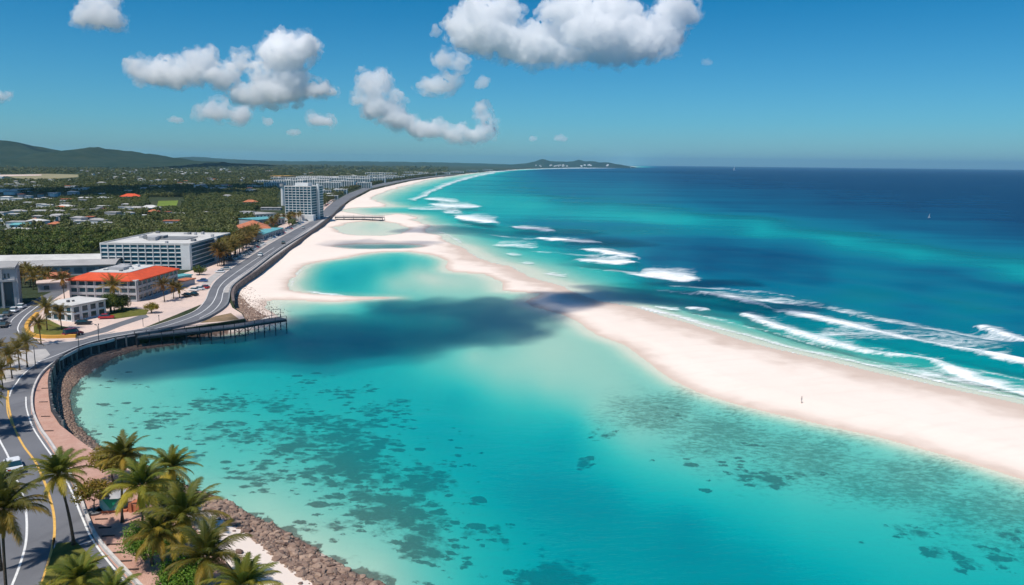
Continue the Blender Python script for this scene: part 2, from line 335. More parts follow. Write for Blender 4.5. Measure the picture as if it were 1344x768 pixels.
def mk_water():
    m, nt, out = newmat('sea_water'); t = NT(nt)
    d0 = t.attr('depth'); foam = t.attr('foam'); p = t.pos()
    nA = t.noise(.0035, 5, .62, t.pos((.3,1.9,1), .1)); nB = t.noise(.018, 5, .6, t.pos((.3,1.7,1), .1)); nC = t.noise(.02, 4, .55, p)
    amp = t.ramp(d0, [(.40,(0,0,0)),(.56,(1,1,1)),(.9,(.6,.6,.6)),(1,(.25,.25,.25))])
    dn = t.math('ADD', t.math('MULTIPLY', t.math('SUBTRACT', nA, .5), .62), t.math('MULTIPLY', t.math('SUBTRACT', nB, .5), .22))
    d = t.math('ADD', d0, t.math('MULTIPLY', dn, amp)); d = t.math('ADD', d, t.math('MULTIPLY', t.math('SUBTRACT', nC, .5), t.math('MULTIPLY', d0, .14)))
    body = t.ramp(d, [(0,(.40,.56,.48)),(.2,(.13,.46,.42)),(.36,(.02,.38,.39)),(.48,(.0,.31,.36)),(.58,(.0,.21,.27)),(.68,(.0,.145,.22)),(.8,(.0,.082,.16)),(.92,(.0,.046,.115)),(1,(.0,.030,.088))])
    op = t.ramp(d, [(0,(.04,.04,.04)),(.05,(.14,.14,.14)),(.15,(.2,.2,.2)),(.3,(.27,.27,.27)),(.45,(.40,.40,.40)),(.58,(.62,.62,.62)),(.68,(.95,.95,.95)),(.73,(1,1,1))])
    tint = t.ramp(d, [(0,(.95,.98,.97)),(.08,(.66,.92,.90)),(.2,(.46,.89,.885)),(.33,(.22,.86,.87)),(.46,(.06,.81,.84)),(.6,(.005,.66,.76))])
    waves = t.noise(.55, 6, .62, t.pos((.6,1.25,1), -.15)); w2 = t.noise(.11, 4, .6, t.pos((.5,1.4,1), -.1))
    hh = t.math('ADD', waves, t.math('MULTIPLY', w2, 1.6)); nrm = t.bump(hh, .75, .42)
    # ripples alter the surface colour very slightly through the normal only
    tr = t.n('ShaderNodeBsdfTransparent'); t.set(tr.inputs[0], tint)
    df = t.n('ShaderNodeBsdfDiffuse'); t.set(df.inputs[0], body); t.set(df.inputs['Normal'], nrm)
    m1 = t.n('ShaderNodeMixShader'); t.set(m1.inputs[0], op); nt.links.new(tr.outputs[0], m1.inputs[1]); nt.links.new(df.outputs[0], m1.inputs[2])
    gl = t.n('ShaderNodeBsdfGlossy'); gl.inputs['Roughness'].default_value = .22; t.set(gl.inputs['Normal'], nrm); gl.inputs[0].default_value = (.9,.95,1,1)
    fr = t.n('ShaderNodeFresnel'); fr.inputs[0].default_value = 1.2; t.set(fr.inputs['Normal'], nrm)
    ff = t.math('MINIMUM', t.math('MULTIPLY', fr.outputs[0], .55), .13)
    m2 = t.n('ShaderNodeMixShader'); t.set(m2.inputs[0], ff); nt.links.new(m1.outputs[0], m2.inputs[1]); nt.links.new(gl.outputs[0], m2.inputs[2])
    # foam
    f1 = t.noise(.35, 7, .72, t.pos((.45,1.3,1), -.1), dist=.6); f2 = t.noise(.05, 5, .65, t.pos((.5,1.4,1), -.1))
    fs = t.math('ADD', t.math('MULTIPLY', foam, 1.15), t.math('MULTIPLY', t.math('SUBTRACT', t.math('ADD', f1, t.math('MULTIPLY', f2, .8)), .9), 2.1))
    fm = t.math('MULTIPLY', t.math('SUBTRACT', fs, .36), 1.15, clamp=True); fm = t.math('MULTIPLY', fm, t.math('MULTIPLY', foam, 2.4, clamp=True))
    fd = t.n('ShaderNodeBsdfDiffuse'); fd.inputs[0].default_value = (.84,.86,.86,1); t.set(fd.inputs['Normal'], t.bump(f1, .5, .3))
    m3 = t.n('ShaderNodeMixShader'); t.set(m3.inputs[0], fm); nt.links.new(m2.outputs[0], m3.inputs[1]); nt.links.new(fd.outputs[0], m3.inputs[2])
    nt.links.new(m3.outputs[0], out.inputs[0]); return m
MT['water'] = mk_water()
SKY0 = (.33,.60,.80); SKY1 = (.22,.58,.80); SKY2 = (.03,.45,.68); SKY3 = (.08,.42,.70)
SKYS = .125; EXPO = 0.0; CLD = .034; CLOUDS = True; SHADOWS = True; HAZE = 0.000034; SUNS = 4.6
# ------------------------------------------------------------------ sun, sky
SDIR = Vector((.66, .75, 0)).normalized()     # shadows fall this way on the ground
ELEV = math.radians(63)
sun_vec = Vector((-SDIR.x*math.cos(ELEV), -SDIR.y*math.cos(ELEV), math.sin(ELEV)))   # towards the sun
sl = bpy.data.lights.new('sun', 'SUN'); sl.energy = SUNS; sl.angle = math.radians(.6); sl.color = (1, .93, .84)
so = bpy.data.objects.new('sun', sl); COL.objects.link(so); so.rotation_euler = sun_vec.to_track_quat('Z', 'Y').to_euler(); so.location = (0, 0, 300)
world = bpy.data.worlds.new('World'); scene.world = world; world.use_nodes = True
wn = world.node_tree; wt = NT(wn); bg = wn.nodes['Background']
sky = wn.nodes.new('ShaderNodeTexSky'); sky.sky_type = 'NISHITA'; sky.sun_disc = False
sky.sun_elevation = ELEV; sky.sun_rotation = math.atan2(sun_vec.x, sun_vec.y); sky.air_density = 1.0; sky.dust_density = .3; sky.ozone_density = 3.0; sky.altitude = 0
tc = wt.n('ShaderNodeTexCoord'); sxyz = wt.n('ShaderNodeSeparateXYZ'); wt.set(sxyz.inputs[0], tc.outputs['Generated'])
tint = wt.ramp(sxyz.outputs[2], [(0, SKY0), (.05, SKY1), (.2, SKY2), (.6, SKY3)])
wt.set(bg.inputs[0], wt.mix(1, sky.outputs[0], tint, 'MULTIPLY')); bg.inputs[1].default_value = SKYS
scene.view_settings.view_transform = 'Standard'; scene.view_settings.look = 'None'; scene.view_settings.exposure = EXPO; scene.view_settings.gamma = 1
cy = scene.cycles; cy.max_bounces = 40; cy.transparent_max_bounces = 12; cy.volume_bounces = 40; cy.diffuse_bounces = 3; cy.glossy_bounces = 3; cy.transmission_bounces = 3
cy.use_denoising = True; cy.volume_step_rate = 1.0; cy.volume_max_steps = 128; cy.use_adaptive_sampling = True; cy.adaptive_threshold = .02; cy.sample_clamp_indirect = 4

# ------------------------------------------------------------------ coast, seabed and sea
P_MAIN = [(520,800),(495,768),(440,742),(400,722),(360,695),(310,668),(285,655),(262,645),(230,628),(200,612),(165,600),(140,590),(118,572),(104,553),(97,530),(97,510),(105,498),(122,485),(150,470),(180,460),(215,455),(255,447),(300,438),(340,432),(362,427),(372,420),(362,412),(345,404),(338,397),(350,394),(380,394),(430,396),(475,393),(520,391),(470,389),(410,387),(385,383),(383,367),(395,354),(420,343),(470,334),(505,331),(540,330),(570,336),(592,343),(590,352),(600,357),(638,360),(660,371),(657,381),(709,385),(690,396),(700,402),(735,412),(757,423),(775,437),(815,452),(845,470),(866,485),(885,500),(910,513),(960,528),(1050,549),(1150,572),(1250,600),(1344,630),(1500,685),(1900,860),(2600,900),(2600,760),(1900,640),(1500,563),(1344,531),(1250,511),(1150,490),(1080,472),(1000,452),(930,432),(880,417),(830,403),(790,396),(760,387),(731,375),(698,364),(660,349),(623,338),(601,323),(579,312),(560,301),(552,292),(541,285),(520,280),(500,284),(470,281),(448,277),(462,273),(512,271),(489,263),(493,257),(523,246),(564,235.5),(608,228.5),(645,224.5),(680,221.9),(720,220.4),(760,219.9),(800,219.6),(828,219.4),(832,218.6),(800,217.2),(700,216),(400,213),(0,209.5),(-600,204),(-2500,190),(-2500,900),(-600,900),(520,900)]
P_HOLES = [[(441,299),(450,294),(470,291),(500,290),(526,294),(535,300),(524,307),(500,310),(470,309),(450,305)], [(440,323),(470,319.5),(520,319.5),(556,322.5),(540,326),(500,327),(458,327)]]  # second hole: wet channel whose blue-grey also stands in for shade there
RBF = [(60,560,0.100),(120,520,0.140),(150,560,0.170),(200,500,0.220),(250,540,0.250),(300,500,0.360),(350,480,0.420),(200,580,0.200),(300,600,0.250),(350,650,0.130),(420,700,0.100),(500,740,0.100),(450,640,0.270),(450,540,0.400),(400,500,0.440),(500,490,0.420),(520,520,0.465),(560,560,0.482),(560,480,0.300),(600,520,0.465),(620,600,0.486),(700,600,0.495),(700,680,0.507),(600,700,0.360),(560,740,0.250),(650,768,0.420),(750,740,0.516),(850,740,0.537),(800,640,0.507),(900,680,0.541),(1000,740,0.541),(1100,768,0.507),(1000,650,0.35),(900,600,0.25),(850,560,0.17),(780,540,0.17),(750,560,0.448),(700,520,0.270),(660,490,0.140),(620,465,0.120),(700,460,0.080),(760,470,0.090),(800,500,0.110),(850,520,0.160),(950,560,0.210),(1050,600,0.220),(1150,640,0.270),(1250,680,0.320),(1344,700,0.320),(1200,740,0.400),(1300,768,0.430),(1100,700,0.380),(1050,680,0.360),(1344,650,0.180),(1200,600,0.180),(600,800,0.300),(900,820,0.528),(1344,820,0.465),(1500,800,0.444),
 (200,470,.2),(300,450,.40),(400,430,.45),(500,430,.48),(600,430,.35),(650,445,.2),(450,402,.2),(400,402,.08),(380,400,.05),(550,405,.3),(620,400,.2),(670,395,.1),(350,405,.05),(420,410,.22),
 (440,365,.5),(480,352,.45),(420,370,.33),(400,365,.14),(520,345,.4),(505,365,.2),(560,343,.25),(585,350,.12),(480,380,.33),(540,382,.16),(600,375,.06),(640,375,.05),(520,372,.10),(555,360,.05),(570,368,.03),(540,355,.12),(490,300,.05),(500,323,.10),(460,323,.08),(640,478,.15),(720,505,.13),(830,575,.2),(930,618,.28),(560,458,.30),(460,300,.05),(515,300,.06),
 (580,303,.35),(620,320,0.20),(650,335,0.18),(700,350,0.16),(750,365,0.17),(800,378,0.24),(860,402,0.32),(950,425,0.37),(1050,452,0.40),(1200,482,0.42),(1300,512,0.34),(1344,505,0.42),(680,325,.32),(740,345,.28),(800,360,.34),
 (700,308,.55),(750,328,.55),(820,335,.62),(900,370,0.62),(1000,392,0.62),(1100,402,.64),(1100,430,0.46),(1200,412,.72),(1344,420,.74),(1200,450,0.48),(1300,470,0.49),
 (600,265,0.47),(700,270,0.56),(800,265,0.60),(900,280,0.60),(1000,298,0.60),(1100,318,0.60),(1200,333,0.60),(1344,352,0.60),(850,290,0.58),(700,290,.62),
 (640,285,.55),(900,322,.74),(860,343,.80),(930,350,.86),(1010,352,.86),(1080,362,.80),(1200,382,.76),(1344,390,.75),(800,300,.66),(1100,350,.66),
 (600,250,.56),(700,240,.66),(800,240,.78),(900,240,.9),(1000,240,.97),(1100,240,1),(1344,240,1),(1344,290,.98),(1200,275,.95),(1100,265,.92),(1000,262,.85),(900,258,.76),(720,225,.82),(900,222,.97),(1344,226,1),
 (510,264,.33),(545,264,.40),(470,286,.12),(530,276,.35),(545,248,.38),(560,252,.40),(590,236,.42),(640,228.5,.5),(670,224.5,.6),(1500,300,1),(1500,240,1),(1500,400,.8)]
CORAL = [(470,600,110,40,1),(430,560,110,40,.95),(300,560,80,30,.8),(520,660,100,45,1),(620,680,60,25,.9),(730,735,60,28,1.15),(740,745,50,25,1.1),(550,610,45,25,1),(620,635,35,16,.7),(560,700,70,30,.9),(450,680,80,30,.75),(290,520,60,16,.8),(360,515,60,18,.8),(210,540,60,20,.65),(420,490,45,14,.65),(460,505,40,14,.7),(350,610,80,25,.75),(590,760,70,25,.8),(680,755,40,18,.6),(480,755,40,14,.85),(430,735,50,14,.75),(160,500,50,14,.5),(250,590,60,18,.6),(130,560,30,14,.5),(500,520,50,18,.8),(560,520,20,10,.6),(670,650,25,10,.6),(765,590,16,8,1.0),(790,560,25,8,.7),(1010,615,60,14,.75),(950,590,60,20,.6),(1200,680,50,12,.8),(1290,710,50,18,.85),(1330,690,50,20,.7),(1240,700,50,16,.6),(880,540,40,12,.5),(340,690,40,12,.5),(700,620,30,12,.4)]
WEED = [(860,535,90,40,1),(950,560,110,45,1),(1050,590,130,45,1),(1180,625,140,45,1),(1300,660,130,45,1),(930,600,80,25,.7),(1344,700,120,40,.8),(1000,630,90,22,.6),(800,520,60,25,.6),(300,540,200,60,.4),(450,620,150,70,.45)]
FOAM = [
 ([(905,412),(960,424),(1030,441),(1090,456)],1.5,.62),([(1060,438),(1130,452),(1200,465),(1260,478)],1.6,.55),([(1110,413),(1190,424),(1260,434)],1.4,.5),([(1200,470),(1270,484),(1344,500),(1440,525)],1.8,.6),
 ([(760,352),(800,356),(850,358)],1.2,.55),([(700,330),(740,335),(790,338)],1.2,.5),([(640,308),(670,312),(710,316)],1.2,.5),([(880,376),(950,380),(1040,390)],1.6,.55),([(1040,456),(1120,470),(1210,490),(1300,509)],1.3,.5),  # polyline, half width in photo rows, strength
 ([(920,386),(960,393),(1004,406)],3.2,1),([(946,387),(1017,395),(1088,404),(1150,419),(1216,432),(1283,441),(1344,449)],3.2,.66),
 ([(1039,415),(1106,428),(1172,443.6),(1230,457),(1287,470),(1344,483),(1450,507)],5.6,1),
 ([(977,416),(1030,435),(1088,450),(1150,466),(1221,477),(1265,494.5),(1344,517),(1450,545)],4.8,1),
 ([(1289,434),(1344,448),(1420,468)],3.5,1),([(840,403),(906,421),(973,439),(1017,450),(1090,468),(1160,484),(1250,505),(1344,524)],1.6,.8),
 ([(858,401.5),(889,407)],2,.9),([(902,404.6),(926,408)],2.4,1),([(1080,440),(1180,445),(1260,455),(1320,468)],9,.60),([(1160,480),(1240,495),(1330,515)],8,.55),
 ([(836,361),(850,361.5),(880,364),(905,367)],6.5,1.15),([(765,331),(790,333),(830,340)],4.2,1.1),([(758,344),(790,346),(826,347)],4.5,1.15),
 ([(709,315.5),(745,318),(782,320)],3.2,1.1),([(676,300),(700,302),(722,305)],2.8,1.1),([(655,322),(680,321),(700,325)],4.5,.7),([(668,333),(684,336)],1.8,.8),([(686,345),(700,346.5)],2,.9),([(716,359),(745,363)],1.8,.8),
 ([(602,286),(620,290),(643,294)],5,1.1),([(572,270),(590,272),(622,273)],4,1),([(586,279),(605,281)],3,.8),([(560,262),(575,263),(600,266)],2.6,.9),
 ([(545,262),(556,257),(570,250),(586,243),(603,237),(623,231.6),(653,225.5),(683,222.3),(740,220.8),(800,220.3),(828,219.6)],1.7,.78),
 ([(540,274),(580,275),(600,277)],3.0,.7),([(575,296),(600,296),(620,298)],1.6,.5),([(400,386.5),(384,380),(385,366),(398,354),(425,344)],1.0,.55),([(404,381),(425,386),(455,388)],1.4,.9),
 ([(616,335),(632,345),(665,355)],1.4,.7),([(860,380),(900,384),(925,389)],1.5,.6),([(1034,480),(1100,492)],1,.3),([(560,298),(585,309),(606,320)],1.3,.6)]
def pt(px, py): p = G(px, max(py, 203+.0107*px), 0); return (p.x, p.y)
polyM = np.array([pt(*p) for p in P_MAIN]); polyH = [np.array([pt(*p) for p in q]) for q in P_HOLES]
def inside(X, Y, poly):
    r = np.zeros(X.shape, bool); n = len(poly)
    for i in range(n):
        x1, y1 = poly[i]; x2, y2 = poly[(i+1) % n]
        if y1 == y2: continue
        c = ((y1 > Y) != (y2 > Y)) & (X < (x2-x1)*(Y-y1)/(y2-y1)+x1); r ^= c
    return r
def segdist(X, Y, pts, closed=False, sy=1.0):
    D = np.full(X.shape, 1e9); n = len(pts)
    for i in range(n if closed else n-1):
        ax, ay = pts[i]; bx, by = pts[(i+1) % n]; dx, dy = bx-ax, by-ay; l = dx*dx+dy*dy*sy*sy+1e-9
        t = np.clip(((X-ax)*dx+(Y-ay)*dy*sy*sy)/l, 0, 1); D = np.minimum(D, (X-ax-t*dx)**2+((Y-ay-t*dy)*sy)**2)
    return np.sqrt(D)
def vnoise(X, Y, s, seed, octv=4):
    out = np.zeros(X.shape); a = 1; tot = 0
    for o in range(octv):
        x = X*s; y = Y*s; xi = np.floor(x).astype(np.int64); yi = np.floor(y).astype(np.int64); fx = x-xi; fy = y-yi; fx = fx*fx*(3-2*fx); fy = fy*fy*(3-2*fy)
        def h(i, j):
            k = (i*374761393+j*668265263+(seed+o)*974711) & 0x7fffffff; k = ((k ^ (k >> 13))*1274126177) & 0x7fffffff; return (k ^ (k >> 16))/0x7fffffff
        out += a*((h(xi,yi)*(1-fx)+h(xi+1,yi)*fx)*(1-fy)+(h(xi,yi+1)*(1-fx)+h(xi+1,yi+1)*fx)*fy); tot += a; a *= .5; s *= 2.03
    return out/tot
vr = np.concatenate([np.array([.0016,.0018,.0021]), np.arange(.0024,.03,.0006), np.arange(.03,.12,.0009), np.arange(.12,.64,.0016), np.array([.66,.7,.8,1,1.4,2,3])])
ur = np.concatenate([[-4,-2.5,-1.7,-1.3,-1.1,-.95,-.86], np.arange(-.8,.801,.0018), [.86,.95,1.1,1.3,1.7,2.5,4]])
Ug, Vg = np.meshgrid(ur, vr); Y = H/Vg; X = Ug*Y
# photo coordinates of the level z=0, used to read the traced depths
a_ = X*rt.x+Y*rt.y-H*rt.z; b_ = X*up.x+Y*up.y-H*up.z; c_ = np.maximum(X*fw.x+Y*fw.y-H*fw.z, 1); PX = 672+F*a_/c_; PY = 384-F*b_/c_
wob = np.clip((Y)/60, .6, 30)
Xn = X+(vnoise(X, Y, .03, 3)-.5)*4*np.clip(wob*.4, 1, 6); Yn = Y+(vnoise(X, Y, .03, 9)-.5)*3*np.clip(wob*.4, 1, 6)
dry = inside(Xn, Yn, polyM)
DW = segdist(Xn, Yn, polyM[:len(P_MAIN)-8])
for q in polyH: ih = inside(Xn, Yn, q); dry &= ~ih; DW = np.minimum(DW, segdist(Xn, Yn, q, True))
# RBF (|r| kernel) through traced depths
R = np.array(RBF, float); YS = 2.0
def yw(y): return np.sign(y-214)*np.abs(y-214)**.8*2.6
cx = R[:, 0]*.55; cyy = yw(R[:, 1]); K = np.sqrt((cx[:, None]-cx)**2+(cyy[:, None]-cyy)**2+9)
N_ = len(R); A = np.zeros((N_+1, N_+1)); A[:N_, :N_] = K+np.eye(N_)*-1.5; A[:N_, N_] = 1; A[N_, :N_] = 1
wgt = np.linalg.solve(A, np.append(R[:, 2], 0)); gx = np.clip(PX, -300, 1700)*.55; gy = yw(np.clip(PY, 216, 900)); D0 = np.full(X.shape, wgt[N_])
for i in range(N_): D0 += wgt[i]*np.sqrt((gx-cx[i])**2+(gy-cyy[i])**2+9)
for bl, bw, ba in [([(560,262),(700,268),(850,281),(1000,299),(1100,315),(1200,331),(1344,353),(1700,400)], 13, -.15), ([(700,250),(850,262),(1000,276),(1150,290),(1344,312),(1700,350)], 6, .05), ([(860,318),(1000,335),(1150,352),(1344,378),(1700,430)], 7, .08), ([(900,362),(1050,376),(1200,396),(1344,414),(1700,470)], 6, -.05)]:
    dy_ = PY+(vnoise(PX*.25, PY, .03, 44, 3)-.5)*16-np.interp(PX, [q[0] for q in bl], [q[1] for q in bl]); D0 = D0+ba*np.exp(-(dy_/bw)**2)*ss(bl[0][0]-60, bl[0][0]+120, PX)
D0 = np.clip(D0, .03, 1)
sea_side = (PY < np.interp(PX, [-9e3, 560, 600, 700, 800, 880, 1000, 1100, 1344, 3000], [312, 312, 330, 362, 403, 435, 480, 505, 580, 1100])).astype(float); rocky = np.clip((PY-440)/20, 0, 1)*np.clip((640-PX)/60, 0, 1); depth = D0*(rocky*.75+(1-rocky*.75)*ss(0, 1, (DW+.3)/(6+Y*.02+sea_side*(16+Y*.02)))); depth = np.where(dry, 0, np.maximum(depth, .012))
LAND = [(345,800),(300,740),(262,700),(240,670),(205,640),(160,612),(128,596),(100,575),(78,558),(66,540),(63,520),(62,503),(65,489),(72,477),(86,466),(106,457),(130,450),(152,445),(180,441),(215,436),(260,429),(290,424),(322,419),(318,411),(308,404),(305,395),(304,385),(309,375),(322,365),(337,355),(360,338),(381,323),(413,300),(434,284),(446,272),(462,260.5),(487,248.5),(510,243),(540,236.5),(575,231.5),(615,227),(650,223.6),(690,221.4),(760,219.6),(815,219.2),(822,218.6),(790,217.0),(700,216),(400,213),(0,209.5),(-600,204),(-2500,190),(-2500,900),(345,900)]
landP = np.array([(L(x, max(y, 203+.0107*x)).x, L(x, max(y, 203+.0107*x)).y) for x, y in LAND])
isl = inside(X, Y, landP); DE = segdist(X, Y, landP[:len(LAND)-6])
t_ = np.where(isl, 1, DW/(DW+DE+1e-6))
cap = np.where(PY > 425, 3.3, 1.7); oc = [pt(*q) for q in P_MAIN[[i for i, q in enumerate(P_MAIN) if q == (2600,760)][0]:[i for i, q in enumerate(P_MAIN) if q == (579,312)][0]]]; DWo = segdist(Xn, Yn, oc); zz = np.minimum(.12+.05*DW, .03+.021*DWo); zz = np.where((PY > 425) & (PX < 560), t_*(.9+2.5*ss(560, 610, PY)), zz); zz = np.minimum(zz, cap)
zz += (vnoise(X, Y, .12, 5)-.5)*.25*np.clip(DW/8, 0, 1)
Zt = np.where(dry, zz, -depth*7-.02); Zt = np.where(isl, 1.2, Zt)
cor = np.zeros(X.shape); wee = np.zeros(X.shape)
for x, y, rx, ry, s in CORAL: cor = np.maximum(cor, s*np.exp(-((PX-x)/rx)**2*.7-((PY-y)/ry)**2*.7))
for x, y, rx, ry, s in WEED: wee = np.maximum(wee, s*np.exp(-((PX-x)/rx)**2*.8-((PY-y)/ry)**2*.8))
rubP = np.array([pt(*p) for p in [(520,800),(495,768),(440,742),(400,722),(360,695),(310,668),(285,655),(262,645),(230,628),(200,612),(165,600),(140,590),(118,572),(104,553),(97,530),(97,510),(105,498),(122,485),(150,470),(180,460),(215,455),(255,447),(300,438),(300,424),(182,436),(132,446),(108,452),(88,461),(74,471),(64,489),(60,503),(60,520),(64,540),(76,558),(98,576),(128,598),(150,611),(190,628),(225,645),(255,655),(282,672),(312,696),(348,717),(390,748),(422,768),(470,800)]])
rub = inside(X+(vnoise(X, Y, .3, 61)-.5)*2.5, Y+(vnoise(X, Y, .3, 62)-.5)*2.5, rubP).astype(float)
rub = np.maximum(rub, (DW < .5+(vnoise(X, Y, .45, 63)-.4)*6) & (rocky > .5) & (PX < 600))
cor = np.where(dry, 0, cor); cor = np.where(cor < .08, 0, cor); wee = np.where(dry, 0, wee)
foam = np.zeros(X.shape); crest = np.zeros(X.shape)
PXf = PX+(vnoise(X, Y, .02, 20)-.5)*14; PYf = PY+(vnoise(X, Y, .03, 21)-.5)*np.clip((PY-214)*.03, 0, 7)
def linepar(X, Y, pts):
    D = np.full(X.shape, 1e18); T = np.zeros(X.shape); SG = np.zeros(X.shape); L_ = [0]
    for p, q in zip(pts, pts[1:]): L_.append(L_[-1]+math.hypot(q[0]-p[0], q[1]-p[1]))
    for i in range(len(pts)-1):
        ax, ay = pts[i]; bx, by = pts[i+1]; dx, dy = bx-ax, by-ay; l = dx*dx+dy*dy+1e-9; t = np.clip(((X-ax)*dx+(Y-ay)*dy)/l, 0, 1)
        d = (X-ax-t*dx)**2+(Y-ay-t*dy)**2; k = d < D; D = np.where(k, d, D); T = np.where(k, (L_[i]+t*(L_[i+1]-L_[i]))/L_[-1], T); SG = np.where(k, (Y-ay)-(X-ax)*dy/(dx if abs(dx) > 1e-6 else 1e-6), SG)
    return np.sqrt(D), T, SG
for pl, w, s in FOAM:
    dd, T, SG = linepar(PXf*.3, PYf, [(a*.3, b) for a, b in pl])
    tp_ = .4+.6*np.clip(np.sin(PI*np.clip(T, 0, 1))*1.6, 0, 1)**.7
    if pl[-1][0] > 1340 or (len(pl) > 8): tp_ = .75+.25*vnoise(PX, PY, .03, 50, 2)*1.2
    # steep shoreward face, long soft trail of foam on the seaward side
    we = w*tp_*np.where(SG < 0, 2.6, .8); f_ = np.clip(1-(dd/we)**1.15, 0, 1)*np.where(SG < 0, .95, 1.1); foam = np.maximum(foam, s*f_)
    if w < 6 and s > .8: crest = np.maximum(crest, np.exp(-(dd/(w*.9))**2))
shore = sea_side > 0
foam = np.maximum(foam, np.where(shore & ~dry, .6*np.clip(1-DW/(1.0+Y*.0025), 0, 1), 0))
foam = np.where(PY < 216, 0, foam)
nr, nc = X.shape; idx = np.arange(nr*nc).reshape(nr, nc)
Fq = np.stack([idx[:-1,:-1], idx[:-1,1:], idx[1:,1:], idx[1:,:-1]], -1).reshape(-1, 4)[:, ::-1]
swell = np.sin(2*PI*DWo/30+vnoise(X, Y, .012, 88, 3)*9)*.55*ss(8, 30, DWo)*np.clip(1-DWo/420, 0, 1)*ss(.3, .5, depth)*sea_side*(.3+vnoise(X, Y, .01, 91, 3)*1.4)
Zw = np.where((crest > 0), crest*1.5*ss(.15, .4, depth), 0)+swell*np.clip(1.3-Y/900, 0, 1)
keep = (np.minimum.reduce([depth.ravel()[Fq[:, k]] for k in range(4)]) < .85)
# the sea: only where the ground is not well above it
zmin = np.minimum.reduce([Zt.ravel()[Fq[:, k]] for k in range(4)]); inl = np.logical_and.reduce([isl.ravel()[Fq[:, k]] for k in range(4)])
keepw = (zmin < .35) & ~inl
def compact(Fs, V, at):
    used = np.unique(Fs); mp = np.zeros(len(V), np.int64); mp[used] = np.arange(len(used)); return mp[Fs], V[used], {k: a[used] for k, a in at.items()}
Vt = np.stack([X.ravel(), Y.ravel(), Zt.ravel()], -1)
Fk, Vk, At = compact(Fq[keep], Vt, {'coral': cor.ravel(), 'weed': wee.ravel(), 'rubble': rub.ravel()})
tag(link('beach_and_seabed', arr_mesh('beach_and_seabed', Vk, Fk, MT['terrain'], At, True)), 'white sand beach, long sandbar and shallow seabed with dark reef patches', kind='structure')
Vw = np.stack([X.ravel(), Y.ravel(), Zw.ravel()], -1)
Fk, Vk, At = compact(Fq[keepw], Vw, {'depth': depth.ravel(), 'foam': foam.ravel()})
tag(link('sea_water', arr_mesh('sea_water', Vk, Fk, MT['water'], At, True)), 'turquoise lagoon and dark blue open sea with white breakers', kind='structure')
def tz(x, y):                     # ground level of the beach at a point
    v = H/y; u = x/y; i = min(max(np.searchsorted(vr, v), 1), nr-1); j = min(max(np.searchsorted(ur, u), 1), nc-1)
    return float(Zt[i, j])

# ------------------------------------------------------------------ land
mb = MB(); mb.prism([tuple(p) for p in landP], -.5, LZ)
tag(mb.build('ground', MT['land']), 'wooded coastal plain behind the beach road', kind='structure')

# ------------------------------------------------------------------ clouds
def mk_cloud(name, dens):
    m, nt, out = newmat(name); t = NT(nt); v = t.n('ShaderNodeVolumeScatter'); v.inputs['Density'].default_value = dens; v.inputs['Anisotropy'].default_value = .0
    v.inputs[0].default_value = (1, 1, 1, 1); nt.links.new(v.outputs[0], out.inputs['Volume']); m.cycles.homogeneous_volume = True; return m
tx = bpy.data.textures.new('billow', 'CLOUDS'); tx.noise_scale = 110; tx.noise_depth = 6
tx2 = bpy.data.textures.new('billow_small', 'CLOUDS'); tx2.noise_scale = 36; tx2.noise_depth = 6
import bmesh
tx3 = bpy.data.textures.new('billow_low', 'CLOUDS'); tx3.noise_scale = 34; tx3.noise_depth = 6
tx4 = bpy.data.textures.new('billow_low_small', 'CLOUDS'); tx4.noise_scale = 12; tx4.noise_depth = 6
def cloud(label, blobs, mat, vox=8, amp=(40, 24), veil=True):
    bm = bmesh.new()
    for c, r in blobs:
        k = bmesh.ops.create_icosphere(bm, subdivisions=3, radius=1)
        for v in k['verts']: v.co = Vector((v.co.x*r[0], v.co.y*r[1], v.co.z*r[2]))+Vector(c)
    me = bpy.data.meshes.new('cloud'); bm.to_mesh(me); bm.free(); me.materials.append(mat)
    o = link('cloud', me); rm = o.modifiers.new('r', 'REMESH'); rm.mode = 'VOXEL'; rm.voxel_size = vox
    for k in range(2):
        ds = o.modifiers.new('d', 'DISPLACE'); ds.texture = ((tx, tx2) if veil else (tx3, tx4))[k]; ds.texture_coords = 'GLOBAL'; ds.strength = amp[k]*2.4; ds.mid_level = .5
    if veil:
        bm = bmesh.new()
        for c, r in blobs:
            k = bmesh.ops.create_icosphere(bm, subdivisions=3, radius=1); e_ = min(r)*.34+16
            for v in k['verts']: v.co = Vector((v.co.x*(r[0]+e_), v.co.y*(r[1]+e_), v.co.z*(r[2]+e_)))+Vector(c)
        me = bpy.data.meshes.new('veil'); bm.to_mesh(me); bm.free(); me.materials.append(mV); o2 = link('veil', me, o); rm = o2.modifiers.new('r', 'REMESH'); rm.mode = 'VOXEL'; rm.voxel_size = vox
        for k in range(2):
            ds = o2.modifiers.new('d', 'DISPLACE'); ds.texture = (tx, tx2)[k]; ds.texture_coords = 'GLOBAL'; ds.strength = amp[k]*2.6; ds.mid_level = .5
    return tag(o, label, 'cloud', 'white cumulus clouds over the coast')
CD = 5200.0
def skyblobs(lst, D=5200.0, dep=1.0, seed=1, nsub=7):
    rr = random.Random(seed); out = []
    for x, y, rx, ry in lst:
        d = ray(x, y); c = Vector((0, 0, H))+d*(D/d.y); s = D/F
        out.append((c, (rx*s*.78, min(rx, ry*1.6)*s*dep*.8, ry*s*.78)))
        for k in range(nsub):        # cauliflower heads over the body
            a = rr.uniform(-PI*.15, PI*1.15); q = rr.uniform(.55, .95); f = rr.uniform(.28, .5)
            cc = c+Vector((math.cos(a)*rx*s*q, rr.uniform(-.5, .5)*ry*s, math.sin(a)*ry*s*q)); rad = min(rx, ry)*s*f*1.1; out.append((cc, (rad*1.1, rad, rad)))
    return out
